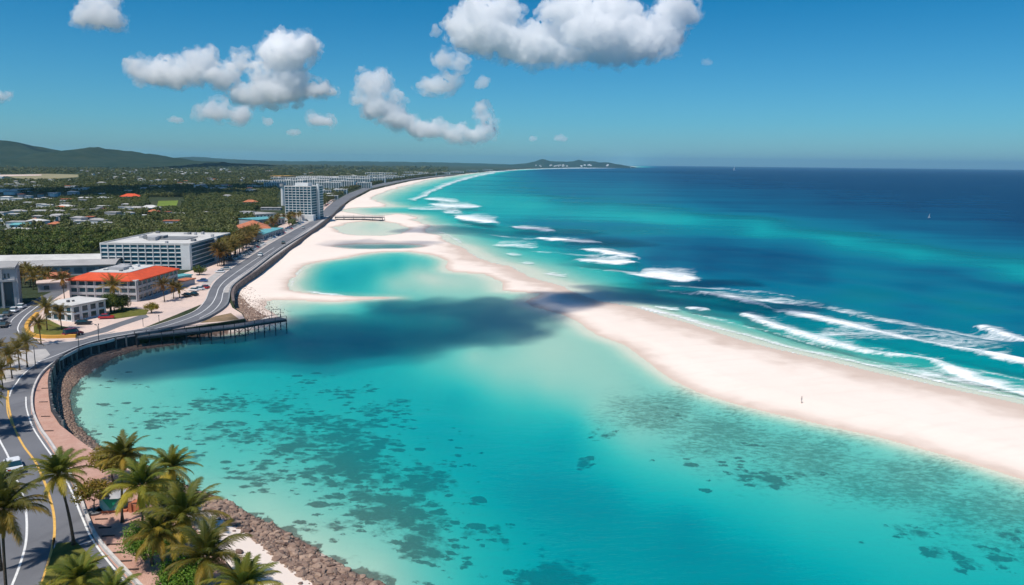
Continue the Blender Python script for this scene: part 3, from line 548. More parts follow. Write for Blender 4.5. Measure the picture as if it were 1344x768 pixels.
mS = mk_cloud('cloud_overhead', .05); mT = mk_cloud('cloud_overhead_thin', .022); mV, nt_, out_ = newmat('cloud_veil'); t_v = NT(nt_); v_ = t_v.n('ShaderNodeVolumeScatter'); v_.inputs[0].default_value = (1,1,1,1)
t_v.set(v_.inputs['Density'], t_v.math('MULTIPLY', t_v.math('SUBTRACT', t_v.noise(.011, 4, .62, t_v.pos()), .47), .11, clamp=True)); nt_.links.new(v_.outputs[0], out_.inputs['Volume'])
mD = mk_cloud('cloud_wide', CLD*.6); mA = mk_cloud('cloud_dense', CLD); mB = mk_cloud('cloud_thin', CLD*.18); mC = mk_cloud('cloud_mid', CLD*.5)
if CLOUDS:
    cloud('broad bright cumulus cloud at the top of the sky over the sea', skyblobs([(640,45,42,30),(622,30,22,20),(700,62,46,24),(735,72,45,16),(780,42,60,32),(840,56,46,26),(880,25,24,26),(868,45,26,20),(790,76,70,11),(755,15,40,20),(800,14,40,20),(655,15,26,16)], seed=2, dep=.8), mD)
    cloud('tall puffy cumulus head above grey cloud base over the plain', skyblobs([(380,72,30,24),(372,62,16,16),(395,68,18,18),(365,85,20,14)], seed=3), mA)
    cloud('ragged grey cloud base under the tall puffy head', skyblobs([(365,118,45,20),(410,118,30,11),(330,125,30,14),(380,105,32,14)], seed=33), mC)
    cloud('long low cumulus cloud left of the tall puffy one', skyblobs([(205,95,28,17),(240,98,32,15),(265,83,18,18),(290,100,32,14),(318,80,10,15),(332,86,10,8),(230,108,52,7)], seed=4), mC, )
    cloud('small round cumulus cloud cut by the top of the picture at left', skyblobs([(133,22,30,15),(128,8,18,14),(150,28,20,10)], seed=5), mC)
    cloud('leaning cumulus tower over the far curve of the beach', skyblobs([(492,108,15,16),(484,125,16,18),(500,140,24,14),(522,155,24,15)], seed=6), mC)
    cloud('low cumulus tail reaching right with a small raised head', skyblobs([(560,170,34,10),(600,176,36,9),(634,152,9,12),(640,172,16,11),(628,180,30,6)], seed=7), mC)
    cloud('thin torn cloud below left of the broad bright cumulus', skyblobs([(570,112,30,11),(590,104,16,8)], D=4200, seed=8), mC, 7, (25,14))
    cloud('narrow torn cloud reaching down from the broad bright cumulus', skyblobs([(583,78,16,9),(603,84,11,13)], D=4200, seed=28), mC, 7, (20,12))
    cloud('tiny round puff left of the top of the broad bright cumulus', skyblobs([(572,42,8,9)], D=4200, seed=29, nsub=4), mC, 6, (12,8), False)
    cloud('tiny round puff under the left part of the broad bright cumulus', skyblobs([(634,108,10,10)], D=4200, seed=30, nsub=4), mC, 6, (12,8), False)
    cloud('small bright puff right below the tall cumulus', skyblobs([(420,158,20,9)], D=3600, seed=9, nsub=6), mA, 6, (20,10))
    cloud('tiny puff between the long cumulus base and the small bright puff', skyblobs([(352,160,10,6)], D=3600, seed=19, nsub=4), mC, 6, (12,8), False)
    cloud('faint low cloud shreds below the long cumulus', skyblobs([(286,148,26,11),(312,152,22,8)], D=3800, seed=10, nsub=8), mC, 7, (25,14))
    cloud('tiny faint puff left of the faint low shreds', skyblobs([(232,158,12,6)], D=3800, seed=15, nsub=3), mC, 6, (12,8), False)
    cloud('tiny faint puff under the small bright puff', skyblobs([(385,174,13,5)], D=3800, seed=16, nsub=3), mC, 6, (12,8), False)
    cloud('faint small puff over the sea horizon', skyblobs([(735,182,12,5)], D=4200, seed=11, nsub=3), mC, 6, (8,6), False)
    cloud('tiniest puff left of the small puff over the sea horizon', skyblobs([(699,182,7,4)], D=4200, seed=18, nsub=3), mC, 6, (8,6), False)
    cloud('small faint puff right of the broad bright cumulus', skyblobs([(928,82,10,5)], seed=12, nsub=3), mB, 6, (8,6), False)
    cloud('small puff at the left edge of the sky', skyblobs([(0,127,12,6),(-14,126,14,7)], seed=13, nsub=3), mC)
# low clouds overhead whose shadows lie on the lagoon (they stand above the camera's view)
def over(label, spots, alt, mat, vox=5, thick=22, rowk=1.0):
    bl = []
    for px, py, rx, ry in spots:
        g = G(px, py, 0); gx_ = (G(px+rx, py, 0)-g).length; gy_ = (G(px, py-ry, 0)-G(px, py+ry, 0)).length/2
        c = g+sun_vec*(alt/sun_vec.z); bl.append((c, (gx_, gy_*rowk, thick)))
    o = cloud(label, bl, mat, vox, (17, 10), False); return o
if SHADOWS:
    over('low cloud drifting above the lagoon and shading it', [(215,470,50,14),(260,458,60,18),(330,452,80,24),(300,468,70,14),(430,440,95,34),(380,428,60,22),(520,440,90,28),(600,428,80,22),(660,412,90,15),(700,425,50,16),(560,404,110,12),(740,395,60,8),(640,398,60,9),(680,443,22,7)], 420, mS)
    over('flat cloud drifting above the sandbar', [(800,393,60,5),(880,394,80,9),(960,400,90,8),(1020,405,60,6),(840,384,40,6)], 430, mS)
    over('thin cloud drifting above the beach and the bar', [(470,320,40,5),(520,322,60,5),(600,300,70,6),(680,305,60,6),(560,303,50,4),(760,340,30,4),(800,318,60,7),(740,305,50,5)], 440, mT, 8)
    over('long thin cloud drifting above the breakers', [(870,388,70,5),(930,372,60,4),(810,376,50,4)], 460, mS, 8)
    over('wide cloud drifting above the wooded plain', [(40,256,120,5),(200,252,110,6),(330,249,70,4),(120,262,80,4),(280,258,60,4)], 440, mS, 14, 40)
# ------------------------------------------------------------------ roads and paving
def sheet(name, px, mat, dz, label=None, base=LZ):
    mb = MB(); pts = [L(x, y) for x, y in px]
    mb.add([(p.x, p.y, base+dz) for p in pts], [tuple(range(len(pts)))])
    me = mb.mesh(name, mat)
    if me.polygons[0].normal.z < 0: me.flip_normals()
    return tag(link(name, me), label, kind='structure')
def path(px, n=6, h=LZ): return [Vector((p[0], p[1], 0)) for p in catmull([tuple(G(x, y, h))[:2] for x, y in px], n)]
def offs(P, d):                  # shift a path sideways
    out = []
    for i, p in enumerate(P):
        a = P[max(i-1, 0)]; b = P[min(i+1, len(P)-1)]; t = (b-a).normalized(); out.append(p+Vector((t.y, -t.x, 0))*d)
    return out
def strip(mb, P, w, z0, z1=None):   # flat ribbon (z1 None) or a low wall along a path
    A = offs(P, -w/2); B = offs(P, w/2); n = len(P)
    if z1 is None: return mb.add([(p.x,p.y,z0) for p in A]+[(p.x,p.y,z0) for p in B], [(i, n+i, n+i+1, i+1) for i in range(n-1)])
    V = [(p.x,p.y,z0) for p in A]+[(p.x,p.y,z0) for p in B]+[(p.x,p.y,z1) for p in B]+[(p.x,p.y,z1) for p in A]
    fs = []
    for k in range(4):
        for i in range(n-1): fs.append((k*n+i, k*n+i+1, ((k+1) % 4)*n+i+1, ((k+1) % 4)*n+i))
    fs += [(0, n, 2*n, 3*n), (n-1, 4*n-1, 3*n-1, 2*n-1)]
    return mb.add(V, fs)
RE = [(205,800),(150,742),(125,712),(112,680),(97,640),(80,610),(62,582),(50,565),(41,542),(40,521),(45,504),(54,490),(71,476),(92,464),(110,455.5),(135,450),(160,444.5),(180,440.5),(215,434),(262,422),(283,411.5),(295,402.5),(299,395),(300.5,384),(306,374),(335,352),(357,334.5),(379,319.5),(411,300),(432,284),(443.5,273),(460,260.5),(486,247.5),(506,243),(537,236.5),(560,233.3),(600,229)]
LE = [(590,229),(553,232.8),(530,235.5),(500,241),(480,245.5),(457,254),(439,264),(428,273),(416,287),(390,300),(357,318.5),(335,332.5),(304,352.5),(284,368),(275,381),(268.5,396),(253,410),(209,426),(180,433),(130,441),(100,448),(55,452)]
sheet('plaza', [(100,452),(55,452),(34,436),(45,412),(70,390),(100,372),(200,372),(262,352),(330,318),(392,282),(428,262),(440,262),(428,274),(392,302),(304,354),(276,382),(268,398),(180,434)], MT['plaza'], .012, 'sandy beige pavement beside the coast road')
sheet('pavement', [(-120,560),(0,504),(18,500),(45,478),(66,466),(60,458),(0,462),(-120,480)], MT['concrete'], .028, 'light grey pavement under the palms')
sheet('coast_road', RE+LE+[(42,444),(35,436),(36,426),(47,413),(60,401),(75,390),(98,376),(88,372),(68,383),(50,391),(35,399),(20,406),(0,415),(-60,430),(-300,520),(-500,800)], MT['asphalt'], .02, 'grey asphalt coast road curving round the bay')
WALK = [(205,800),(150,742),(125,712),(112,680),(97,640),(80,610),(62,582),(50,565),(41,542),(40,521),(45,504),(54,490),(71,476),(92,464),(110,455.5),(135,450)]
sheet('walkway', WALK+[(152,445.4),(130,450.4),(106,457.6),(86,466.6),(72.5,477.5),(65.8,489.4),(62.8,503.2),(63.8,520),(66.8,540),(78.5,557.6),(100,574.5),(128,595.5),(160,611.5),(205,639.5),(240,669.5),(262,699.5),(298,740),(340,800)], MT['paving'], .016, 'pink paved waterfront walkway')
sheet('lawn', [(66,735),(70,722),(75,714),(100,712),(118,730),(138,760),(150,800),(45,800)], MT['grass'], .13, 'olive lawn island in the coast road')
sheet('side_road', [(96,440),(118,436),(150,425),(190,412),(196,416),(160,428),(140,436),(118,441),(100,446)], MT['asphalt'], .03, 'narrow asphalt driveway across the beige plaza')
sheet('lawn', [(45,440),(44,428),(52,420),(62,419),(80,428),(98,432),(96,438),(60,441)], MT['grass'], .1, 'small lawn with palms at the bend of the side street')
sheet('lawn', [(140,413),(160,403),(195,407),(192,413),(150,419)], MT['grass'], .05, 'small lawn patch beside the bushy round tree')
sheet('sandy_point', [(218,434.2),(262,423),(284,412.6),(296,404),(301,396),(305,404),(317,411.5),(321,418),(290,423),(262,427.5)], MT['plaza'], .018, 'pale sand point between road and pier')
sheet('dirt_patch', [(262,424),(283,415),(303,411),(314,419),(292,422)], MT['earth'], .03, 'brown dirt patch between road and pier')
def marking(px, w, mat, label, n=8):
    mb = MB(); strip(mb, path(px, n), w, LZ+.045); return tag(mb.build('road_marking', mat), label, kind='structure')
marking([(-12,555),(0,579),(11,600),(20,625),(31,655),(35,682),(34,712),(27,739),(16,768),(5,790)], .3, MT['paint_w'], 'white left edge line of the coast road')
marking([(11,512),(11,530),(17.6,558),(30,584),(46,606),(58,632),(66,655),(71,679),(71,706),(65,733),(57,760),(50,785)], .34, MT['paint_y'], 'yellow centre line of the coast road')
marking([(8.5,521),(10,542),(16.5,559)], .22, MT['paint_y'], 'second yellow line at the start of the centre line')
marking([(34,521),(35,537),(43,560.6),(57,583),(76,610),(92,641),(108,680),(121,708),(146,742),(196,800)], .26, MT['paint_w'], 'white line along the sea side of the road')
marking([(12,521),(15.6,511),(22,502.5),(30,492),(49.5,476),(65,470),(85,462),(104,454),(130,446),(170,438),(210,430),(255,415),(275,402),(283,390),(288,377),(300,365),(330,344),(360,325)], .3, MT['paint_w'], 'white line sweeping from the bend up the avenue')
marking([(71,706),(72,724),(90,719),(120,711)], .26, MT['paint_w'], 'white line across the top of the lawn island')
marking([(100,716),(108,728),(120,742),(134,756)], .26, MT['paint_w'], 'white line right of the lawn island')
marking([(78,722),(77,736),(72,752),(68,768)], .26, MT['paint_w'], 'white line inside the lawn island')
marking([(34,446),(25,437),(24,428),(33,415),(48,403),(64,392)], .3, MT['paint_w'], 'white curved line of the side street')
marking([(12,430),(16,420),(28,410),(45,399)], .22, MT['paint_w'], 'white bay line by the parked cars')
marking([(262,418),(280,408),(290,396),(293,384),(300,373),(332,350),(372,322),(408,298)], .25, MT['paint_w'], 'white line on the sea side of the avenue')
# kerbs and low walls
mb = MB(); strip(mb, offs(path([(416,287),(390,300),(357,318.5),(335,332.5),(304,352.5),(284,368),(275,381)], 8), 2.6), 3.6, LZ+.04); tag(mb.build('parking_lane', MT['concrete']), 'light grey parking lane on the land side of the avenue', kind='structure')
mb = MB(); strip(mb, path([(211,800),(154,740),(128,709),(114,679),(99,639),(83,609),(65,581),(53,564),(43.5,542),(42.5,521),(47.5,504),(56.5,490),(73,476.5),(94,464.6),(112,456.2),(137,450.6),(150,447)], 8), .38, LZ-.1, LZ+.6)
tag(mb.build('parapet_wall', MT['kerb']), 'pale low parapet between the road and the pink walkway', 'wall')
mb = MB(); strip(mb, path([(181,441),(215,434.8),(262,422.8),(283.5,412.2),(296,403),(300,395),(302,384),(308,374),(336,352.6),(358,335.4),(380,320.3),(412,300.6),(433,284.5),(445,273)], 8), .6, LZ-.1, LZ+.8)
tag(mb.build('parapet_wall', MT['darkwall']), 'dark low barrier along the sea side of the avenue', 'wall')
mb = MB(); strip(mb, path([(55,452),(100,448),(130,441),(180,433),(209,426),(253,410),(268.5,396),(275,381),(284,368),(304,352.5),(335,332.5),(357,318.5),(390,300),(416,287)], 8), .4, LZ-.1, LZ+.16)
tag(mb.build('kerb', MT['kerb']), 'pale kerb along the land side of the avenue', kind='structure')
mb = MB(); strip(mb, path([(49,413),(38,424),(35,433),(42,441),(62,444),(100,443)], 8), 1.0, LZ-.1, LZ+.9)
tag(mb.build('planter_wall', MT['ochre']), 'ochre low wall curving round the small lawn with palms', 'wall')
mb = MB(); strip(mb, path([(98,446),(122,442),(150,435.5)], 6), .3, LZ-.1, LZ+.14); tag(mb.build('kerb', MT['kerb']), 'short kerb by the maroon car', kind='structure')
# quay wall round the bay: dark timber with posts
QW = [(78,558),(66,540),(63,520),(62,503),(65,489),(72,477),(86,466),(106,457),(130,450),(152,445),(182,440.5)]
qp = path(QW, 14); wall = empty('quay_wall', (qp[0].x, qp[0].y, 0), 0, 'dark timber quay wall with posts curving above the brown rocks', 'quay wall')
def addloc(mb, name, mat, root, smooth=False):
    l = Vector(root.location); mb.v = [(p[0]-l.x, p[1]-l.y, p[2]-l.z) for p in mb.v]; return mb.build(name, mat, root, smooth)
mb = MB(); strip(mb, offs(qp, .25), .35, 0.3, LZ+.0); addloc(mb, 'planking', MT['timber'], wall)
mb = MB(); strip(mb, offs(qp, .45), .55, LZ+.55, LZ+.75); addloc(mb, 'handrail', MT['timber'], wall)
acc = 0; last = qp[0]; npst = 0
for i, p in enumerate(offs(qp, .62)):
    acc += (p-last).length; last = p
    if acc >= 2.6 or i == 0:
        acc = 0; npst += 1; mb = MB(); r = .2
        mb.box(p.x-r, p.y-r, .2, p.x+r, p.y+r, LZ+.9); o = addloc(mb, 'post', MT['post'] if npst % 3 else MT['timber'], wall)
# stone sea wall behind the beach
SW = [(305,396),(304,385),(309,375),(322,365),(337,355),(360,338),(381,323),(413,300),(434,284),(446,272),(462,260.5),(487,248.5),(510,243),(540,236.5),(575,231.5),(615,227),(650,223.6)]
MT['seawall'] = simple('weathered_sea_wall', (.20,.16,.15), .9, col2=(.08,.065,.06), scale=.35, bump=.05)
sp = path(SW, 8); mb = MB(); strip(mb, offs(sp, .35), 1.0, .2, LZ+.35); tag(mb.build('sea_wall', MT['seawall']), 'brown stone sea wall running behind the beach', 'sea wall')
mb = MB(); P2 = path([(303,384),(308.5,374),(321,364.5),(336,354.5),(359,337.5),(380,322.3),(412.4,299.8),(433,284)], 8); strip(mb, offs(P2, -1.3), 3.3, LZ+.06)
tag(mb.build('promenade', MT['concrete']), 'grey promenade between the avenue and the sea wall', kind='structure')

# ------------------------------------------------------------------ pier
def pier(label, nearpx, width, deckz, px_pile, name='pier', rail=True, dpile=3.2, brace=True):
    P = path(nearpx, 10, deckz); root = empty(name, (P[0].x, P[0].y, 0), 0, label, 'pier')
    C = offs(P, -width/2); mb = MB(); strip(mb, C, width, deckz-.3, deckz); addloc(mb, 'deck', MT['post'], root)
    mb = MB(); strip(mb, offs(P, .06), .3, deckz-.85, deckz-.32); strip(mb, offs(P, -width), .3, deckz-.85, deckz-.32); addloc(mb, 'beam', MT['timber'], root)
    mb = MB(); strip(mb, offs(P, -.1), .12, deckz+.95, deckz+1.05); strip(mb, offs(P, -width+.15), .12, deckz+.95, deckz+1.05); addloc(mb, 'handrail', MT['timber'], root)
    acc = 99; last = P[0]; A = offs(P, -.1); B = offs(P, -width+.15); prev = None; n = 0
    for i in range(len(P)):
        acc += (P[i]-last).length; last = P[i]
        if acc >= dpile or i == len(P)-1:
            acc = 0; n += 1
            for q in (A[i], B[i]):
                mb = MB(); mb.tube([(q.x,q.y,-1.6),(q.x,q.y,deckz-.3)], .18, 7); mb.box(q.x-.07,q.y-.07,deckz,q.x+.07,q.y+.07,deckz+1.0); addloc(mb, 'pile', MT['timber'], root)
            if brace and prev is not None:
                for S in (A,):
                    mb = MB(); a, b = S[prev], S[i]; mb.tube([(a.x,a.y,.3),(b.x,b.y,deckz-.5)], .1, 4); mb.tube([(a.x,a.y,deckz-.5),(b.x,b.y,.3)], .1, 4); addloc(mb, 'brace', MT['timber'], root)
            prev = i
    return root, P, C
pr, PP, PC = pier('long dark timber pier on piles reaching out beyond the sandy point', [(180,442.5),(220,438),(262,434),(312,428.5),(340,424),(376,418.6)], 4.2, LZ, 0, brace=False)
# cross bracing and a lattice of pale planks near the pier head
e = PP[-1]; t = (PP[-1]-PP[-4]).normalized(); s_ = Vector((t.y, -t.x, 0))
for k in range(6):
    a = e-t*(k*3.0); b = e-t*(k*3.0+3.0); mb = MB()
    mb.tube([(a.x+s_.x*.2,a.y+s_.y*.2,.2),(b.x+s_.x*.2,b.y+s_.y*.2,LZ-.9)], .09, 4); mb.tube([(a.x+s_.x*.2,a.y+s_.y*.2,LZ-.9),(b.x+s_.x*.2,b.y+s_.y*.2,.2)], .09, 4); addloc(mb, 'brace', MT['concrete' if k < 4 else 'timber'], pr)
mb = MB(); fr = PC[-1]
for dx in (-1.5, 1.5):
    q = fr-t*2.5+s_*dx*.2+t*dx; mb.tube([(q.x,q.y,LZ),(q.x,q.y,LZ+3.2)], .09, 6)
a = fr-t*2.5+s_*.3+t*1.5; b = fr-t*2.5-s_*.3-t*1.5; mb.tube([(a.x,a.y,LZ+3.2),(b.x,b.y,LZ+3.2)], .09, 6); addloc(mb, 'gantry', MT['post'], pr)
pier('small distant jetty on thin piles crossing the pale shallows', [(440,285.2),(470,285),(502,285.4)], 9, LZ, 0, name='jetty', dpile=7, brace=False)

# ------------------------------------------------------------------ buildings
def block(label, cat, o, ux, a, b, ztop, floors, bayw=3.4, faces='fr', wallm='white', name='hotel', slab=.7, roofm='roofwhite', pillar=True, parapet=True, windows=True, z0=LZ, group=None, ww=.76, wh=.66, rooftop=True, rail=True):
    """a storeyed block: o = front corner (world), ux = heading of its front face; a = front width, b = depth"""
    root = empty(name, (o[0], o[1], z0), math.atan2(ux[1], ux[0]), label, cat, group); h = ztop-z0
    mb = MB(); mb.box(0, 0, 0, a, b, h); mb.build('wall', MT[wallm], root)
    mb = MB(); mb.box(-.25, -.25, h+.003, a+.25, b+.25, h+.35)
    if parapet:
        mb.v = []; mb.f = []; mb.m = []; mb.c = []; mb.box(.3, .3, h+.003, a-.3, b-.3, h+.08)
        for q in ((-.2,-.2,a+.2,.3),(-.2,b-.3,a+.2,b+.2),(-.2,.3,.3,b-.3),(a-.3,.3,a+.2,b-.3)): mb.box(q[0], q[1], h-.4, q[2], q[3], h+.55)
    mb.build('roof', MT[roofm], root)
    fh = h/floors
    for fc in faces:
        ln = a if fc in 'fk' else b; nb = max(1, round(ln/bayw)); bw = ln/nb
        def tr(p, fc=fc):
            x, y, z = p
            return {'f': (x, -y, z), 'r': (a+y, x, z), 'l': (-y, b-x, z), 'k': (a-x, b+y, z)}[fc]
        wm = None
        if windows:
            for i in range(nb):
                for j in range(floors):
                    if wm is None:
                        m_ = MB(); w = bw*ww; hh = fh*wh; m_.box(-w/2, 0, -hh/2, w/2, .04, hh/2); m_.xf(lambda p: tr(p)-Vector(tr((0,0,0))) if False else Vector(tr(p))-Vector(tr((0,0,0))))
                        wm = m_.mesh('window', MT['glass_blue' if name == 'hotel' else 'glass'])
                    c = tr((bw*(i+.5), .003, fh*(j+.52))); link('window', wm, root, c)
        if slab:
            sm = None
            for j in range(floors):
                m_ = MB(); m_.box(0, .003, fh*j-.12 if j else .0, ln, slab, fh*j+.14)
                if rail: m_.box(0, slab-.1, fh*j+.14, ln, slab-.02, fh*j+fh*.30)
                m_.xf(lambda p: tr(p)); m_.build('balcony', MT[wallm], root)
        if pillar:
            for i in range(nb+1):
                m_ = MB(); x = min(max(bw*i, .18), ln-.18); m_.box(x-.17, .004, 0, x+.17, (slab or .25)+.06, h); m_.xf(lambda p: tr(p)); m_.build('pillar', MT[wallm], root)
    if rooftop:
        rr = random.Random(int(a*10+b)); m_ = MB()
        for k in range(3):
            x, y = rr.uniform(.2, .7)*a, rr.uniform(.25, .7)*b; m_.box(x, y, h+.08, x+a*rr.uniform(.06, .14), y+b*rr.uniform(.05, .12), h+rr.uniform(1, 1.9))
        m_.build('rooftop_unit', MT['greywall'], root)
    return root
A = L(251,354); Lf = L(134,353.2); ux = (A-Lf).normalized(); a = (A-Lf).length; ht = hgt(A, 321)
uyv = Vector((-ux.y, ux.x, 0)); b = 56
hotel = block('large white six storey hotel block with blue glass balconies behind the red roofed building', 'hotel', Lf, ux, a, b, ht, 6, 3.6, 'f', slab=.35, ww=.80, wh=.66, rail=False)
# sea-facing side: long horizontal balcony bands
hz = ht-LZ
for j in range(6):
    z = hz/6*j; m_ = MB(); m_.box(a+.003, 1.5, z+hz/6*.12, a+.06, b-1, z+hz/6*.98); m_.build('window', MT['glass_blue'], hotel)
    m_ = MB(); m_.box(a, 1.2, z, a+.45, b*.55, z+.3); m_.box(a, b*.58, z, a+.8, b-.5, z+.3); m_.build('balcony', MT['white'], hotel)
m_ = MB(); m_.box(a, b*.55, 0, a+1.5, b*.58, hz); m_.box(a, 0, 0, a+.25, 1.2, hz-.4); m_.build('pillar', MT['white'], hotel)
m_ = MB(); m_.box(a-4.2, -.62, 0, a-.0, -.56, hz-.4); m_.build('blank_end_wall', MT['white'], hotel)
m_ = MB(); m_.box(a*.3, b*.35, hz+.1, a*.78, b*.62, hz+.5); m_.box(a*.36, b*.40, hz+.1, a*.48, b*.5, hz+1.6); m_.build('roof_court', MT['darkwall'], hotel)

for k in range(14):
    rq = random.Random(900+k); x = rq.uniform(.06, .94)*a; y = rq.uniform(.03, .97)*b
    if a*.26 < x < a*.82 and b*.3 < y < b*.66: continue
    m_ = MB(); m_.box(x, y, hz+.1, x+rq.uniform(.8, 2.2), y+rq.uniform(1, 3.2), hz+rq.uniform(.6, 1.5)); m_.build('rooftop_unit', MT['greywall' if k % 3 else 'darkwall'], hotel)
# red roofed building with mansard ring and pale flat centre
A = L(181,396); Lf = L(93,394.5); ux = (A-Lf).normalized(); a = (A-Lf).length; uy = Vector((-ux.y, ux.x, 0)); hh = hgt(A, 369); b = 31
red = block('three storey building with bright orange red roof ring round a pale flat centre', 'building', Lf, ux, a, b, hh, 3, 3.3, 'fr', wallm='greywall', name='office_building', slab=.35, roofm='roofwhite', parapet=False, rooftop=False, ww=.66)
h = hh-LZ; m_ = MB(); ov = 1.0; iw = 6.0; r_h = 2.3
o4 = [(-ov,-ov),(a-2,-ov),(a+ov,2),(a+ov,b+ov),(-ov,b+ov)]; i4 = [(iw-1,iw-1.5),(a-iw,iw-1.5),(a-iw+.8,iw),(a-iw+.8,b-iw),(iw-1,b-iw)]
m_.add([(p[0],p[1],h-.15) for p in o4]+[(p[0],p[1],h+.25) for p in o4]+[(p[0],p[1],h+r_h) for p in i4], [(i,(i+1)%5,(i+1)%5+5,i+5) for i in range(5)]+[(i+5,(i+1)%5+5,(i+1)%5+10,i+10) for i in range(5)]+[(4,3,2,1,0)])
m_.build('tiled_roof', MT['redroof'], red)
m_ = MB(); m_.prism([(p[0]+(.2 if p[0] < 5 else -.2), p[1]+(.2 if p[1] < 6 else -.2)) for p in i4], h+.3, h+r_h+.12); m_.build('flat_roof', MT['roofwhite'], red)
m_ = MB(); m_.box(iw+3, iw+4, h+r_h, iw+9, iw+10, h+r_h+1.2); m_.box(iw+1, b-iw-4, h+r_h, iw+5, b-iw-2, h+r_h+.9); m_.build('rooftop_unit', MT['greywall'], red)
for k in range(9):
    rq = random.Random(700+k); x = rq.uniform(iw+1, a-iw-2); y = rq.uniform(iw+1, b-iw-2); m_ = MB(); m_.box(x, y, h+r_h+.1, x+rq.uniform(.6, 1.6), y+rq.uniform(.6, 2), h+r_h+rq.uniform(.5, 1.1)); m_.build('rooftop_unit', MT['darkwall' if k % 2 else 'white'], red)
# small white two storey building
A = L(96,422.5); Rr = L(139,413); ux = (Rr-A).normalized(); a = (Rr-A).length; hh = hgt(A, 403)
wb = block('small white two storey building with flat white roof by the driveway', 'building', A, ux, a, 11.5, hh, 2, 3.0, 'fl', name='office_building', slab=.2, rail=False, parapet=False, rooftop=False, ww=.62, wh=.7)
m_ = MB(); m_.box(-.6, -.8, hh-LZ+.36, a+.5, 12, hh-LZ+.6); m_.build('roof_slab', MT['roofwhite'], wb)
m_ = MB(); m_.box(3, 5, hh-LZ+.6, 3.8, 5.7, hh-LZ+1.3); m_.box(4.6, 4.6, hh-LZ+.6, 5.2, 5.2, hh-LZ+1.1); m_.build('rooftop_unit', MT['metal'], wb)
# grey building at the left edge
A = L(23,403); ht = hgt(A, 352.5); gb = empty('office_building', (A.x-26*math.cos(.5), A.y-26*math.sin(.5), LZ), .5, 'tall grey concrete building with dark recessed bays at the left edge', 'building'); h = ht-LZ
m_ = MB(); m_.box(0,0,0,26,16,h); m_.build('wall', MT['greywall'], gb); m_ = MB(); m_.box(-.3,-.5,h+.003,26.4,16.3,h+.5); m_.build('roof', MT['roofgrey'], gb)
for i in range(7):
    m_ = MB(); m_.box(1+i*3.6, -.05, .6, 3.6+i*3.6, -.003, h*.66); m_.build('window', MT['glass'], gb)
    m_ = MB(); m_.box(.3+i*3.6, -.9, 0, .85+i*3.6, -.003, h-.2); m_.build('pillar', MT['greywall'], gb)
    for k in range(2):
        m_ = MB(); m_.box(1.3+i*3.6+k*1.1, -.05, h*.76, 1.9+i*3.6+k*1.1, -.003, h*.88); m_.build('small_window', MT['glass'], gb)
for i in range(3):
    m_ = MB(); m_.box(26.003, 1.5+i*5, .4, 26.06, 4.5+i*5, h*.8); m_.build('window', MT['glass'], gb); m_ = MB(); m_.box(26.003, .1+i*5, 0, 26.8, .8+i*5, h-.2); m_.build('pillar', MT['greywall'], gb)
m_ = MB(); m_.box(-.2, -1.0, h*.68, 26.0, -.006, h*.73); m_.build('ledge', MT['greywall'], gb)
# long pale shed behind
def shed(label, l, r, top_px, depth, z2=.0, mat='roofgrey'):
    A = L(*l); B = L(*r); ux = (B-A).normalized(); a = (B-A).length; h = hgt(A, top_px)-LZ
    root = empty('warehouse', (A.x, A.y, LZ), math.atan2(ux.y, ux.x), label, 'warehouse')
    m_ = MB(); m_.box(0,0,0,a,depth,h); m_.build('wall', MT['greywall'], root)
    m_ = MB(); n = 10; vs = []
    for i in range(n+1):
        y = -1+(depth+2)*i/n; z = h+.1+math.sin(PI*i/n)*depth*.07; vs += [(-1,y,z),(a+1,y,z)]
    m_.add(vs, [(2*i,2*i+1,2*i+3,2*i+2) for i in range(n)]); m_.add([(v[0],v[1],v[2]-.3) for v in vs], [(2*i,2*i+2,2*i+3,2*i+1) for i in range(n)]); m_.add([(-1,-1,h-.25),(a+1,-1,h-.25),(a+1,-1,h+.1),(-1,-1,h+.1)], [(0,1,2,3)])
    m_.build('roof', MT[mat], root)
    for i in range(int(a/5)):
        m_ = MB(); m_.box(1+i*5, -.05, .8, 4.4+i*5, -.003, h*.75); m_.build('opening', MT['darkwall'], root)
    return root
shed('long low warehouse with curved pale roof left of the white hotel', (-60,366),(150,360), 352, 17, mat='roofgrey')
shed('second long warehouse with bright curved roof behind the first', (-60,353),(140,349), 344, 20, mat='roofwhite')
# tower hotel
A = L(401,290); Lf = L(375,288.5); ux = Vector((1,-.10,0)).normalized(); w = (A-Lf).length; ht = hgt(L(390,289), 245)
tw = block('tall blue glass hotel tower with white balcony grid beside the avenue', 'hotel tower', Lf, ux, w+1, 30, ht, 13, 3.2, 'f', slab=.5, roofm='roofwhite', ww=.86, wh=.76, rail=False)
h = ht-LZ; w += 1
for j in range(13):
    z = h/13*j; m_ = MB(); m_.box(w+.003, .8, z+h/13*.2, w+.06, 29.5, z+h/13*.95); m_.build('window', MT['glass_blue'], tw)
    m_ = MB(); m_.box(w, .5, z, w+.8, 13, z+.4); m_.box(w, 16, z, w+.8, 29, z+.4); m_.build('balcony', MT['white'], tw)
m_ = MB(); m_.box(w, 13, 0, w+1.8, 16, h+2.2); m_.box(w*.3, 6, h, w*.8, 16, h+3); m_.build('stair_core', MT['white'], tw)
m_ = MB(); m_.box(-5, -7, 0, w+4, -1.2, 5); m_.build('podium', MT['white'], tw)
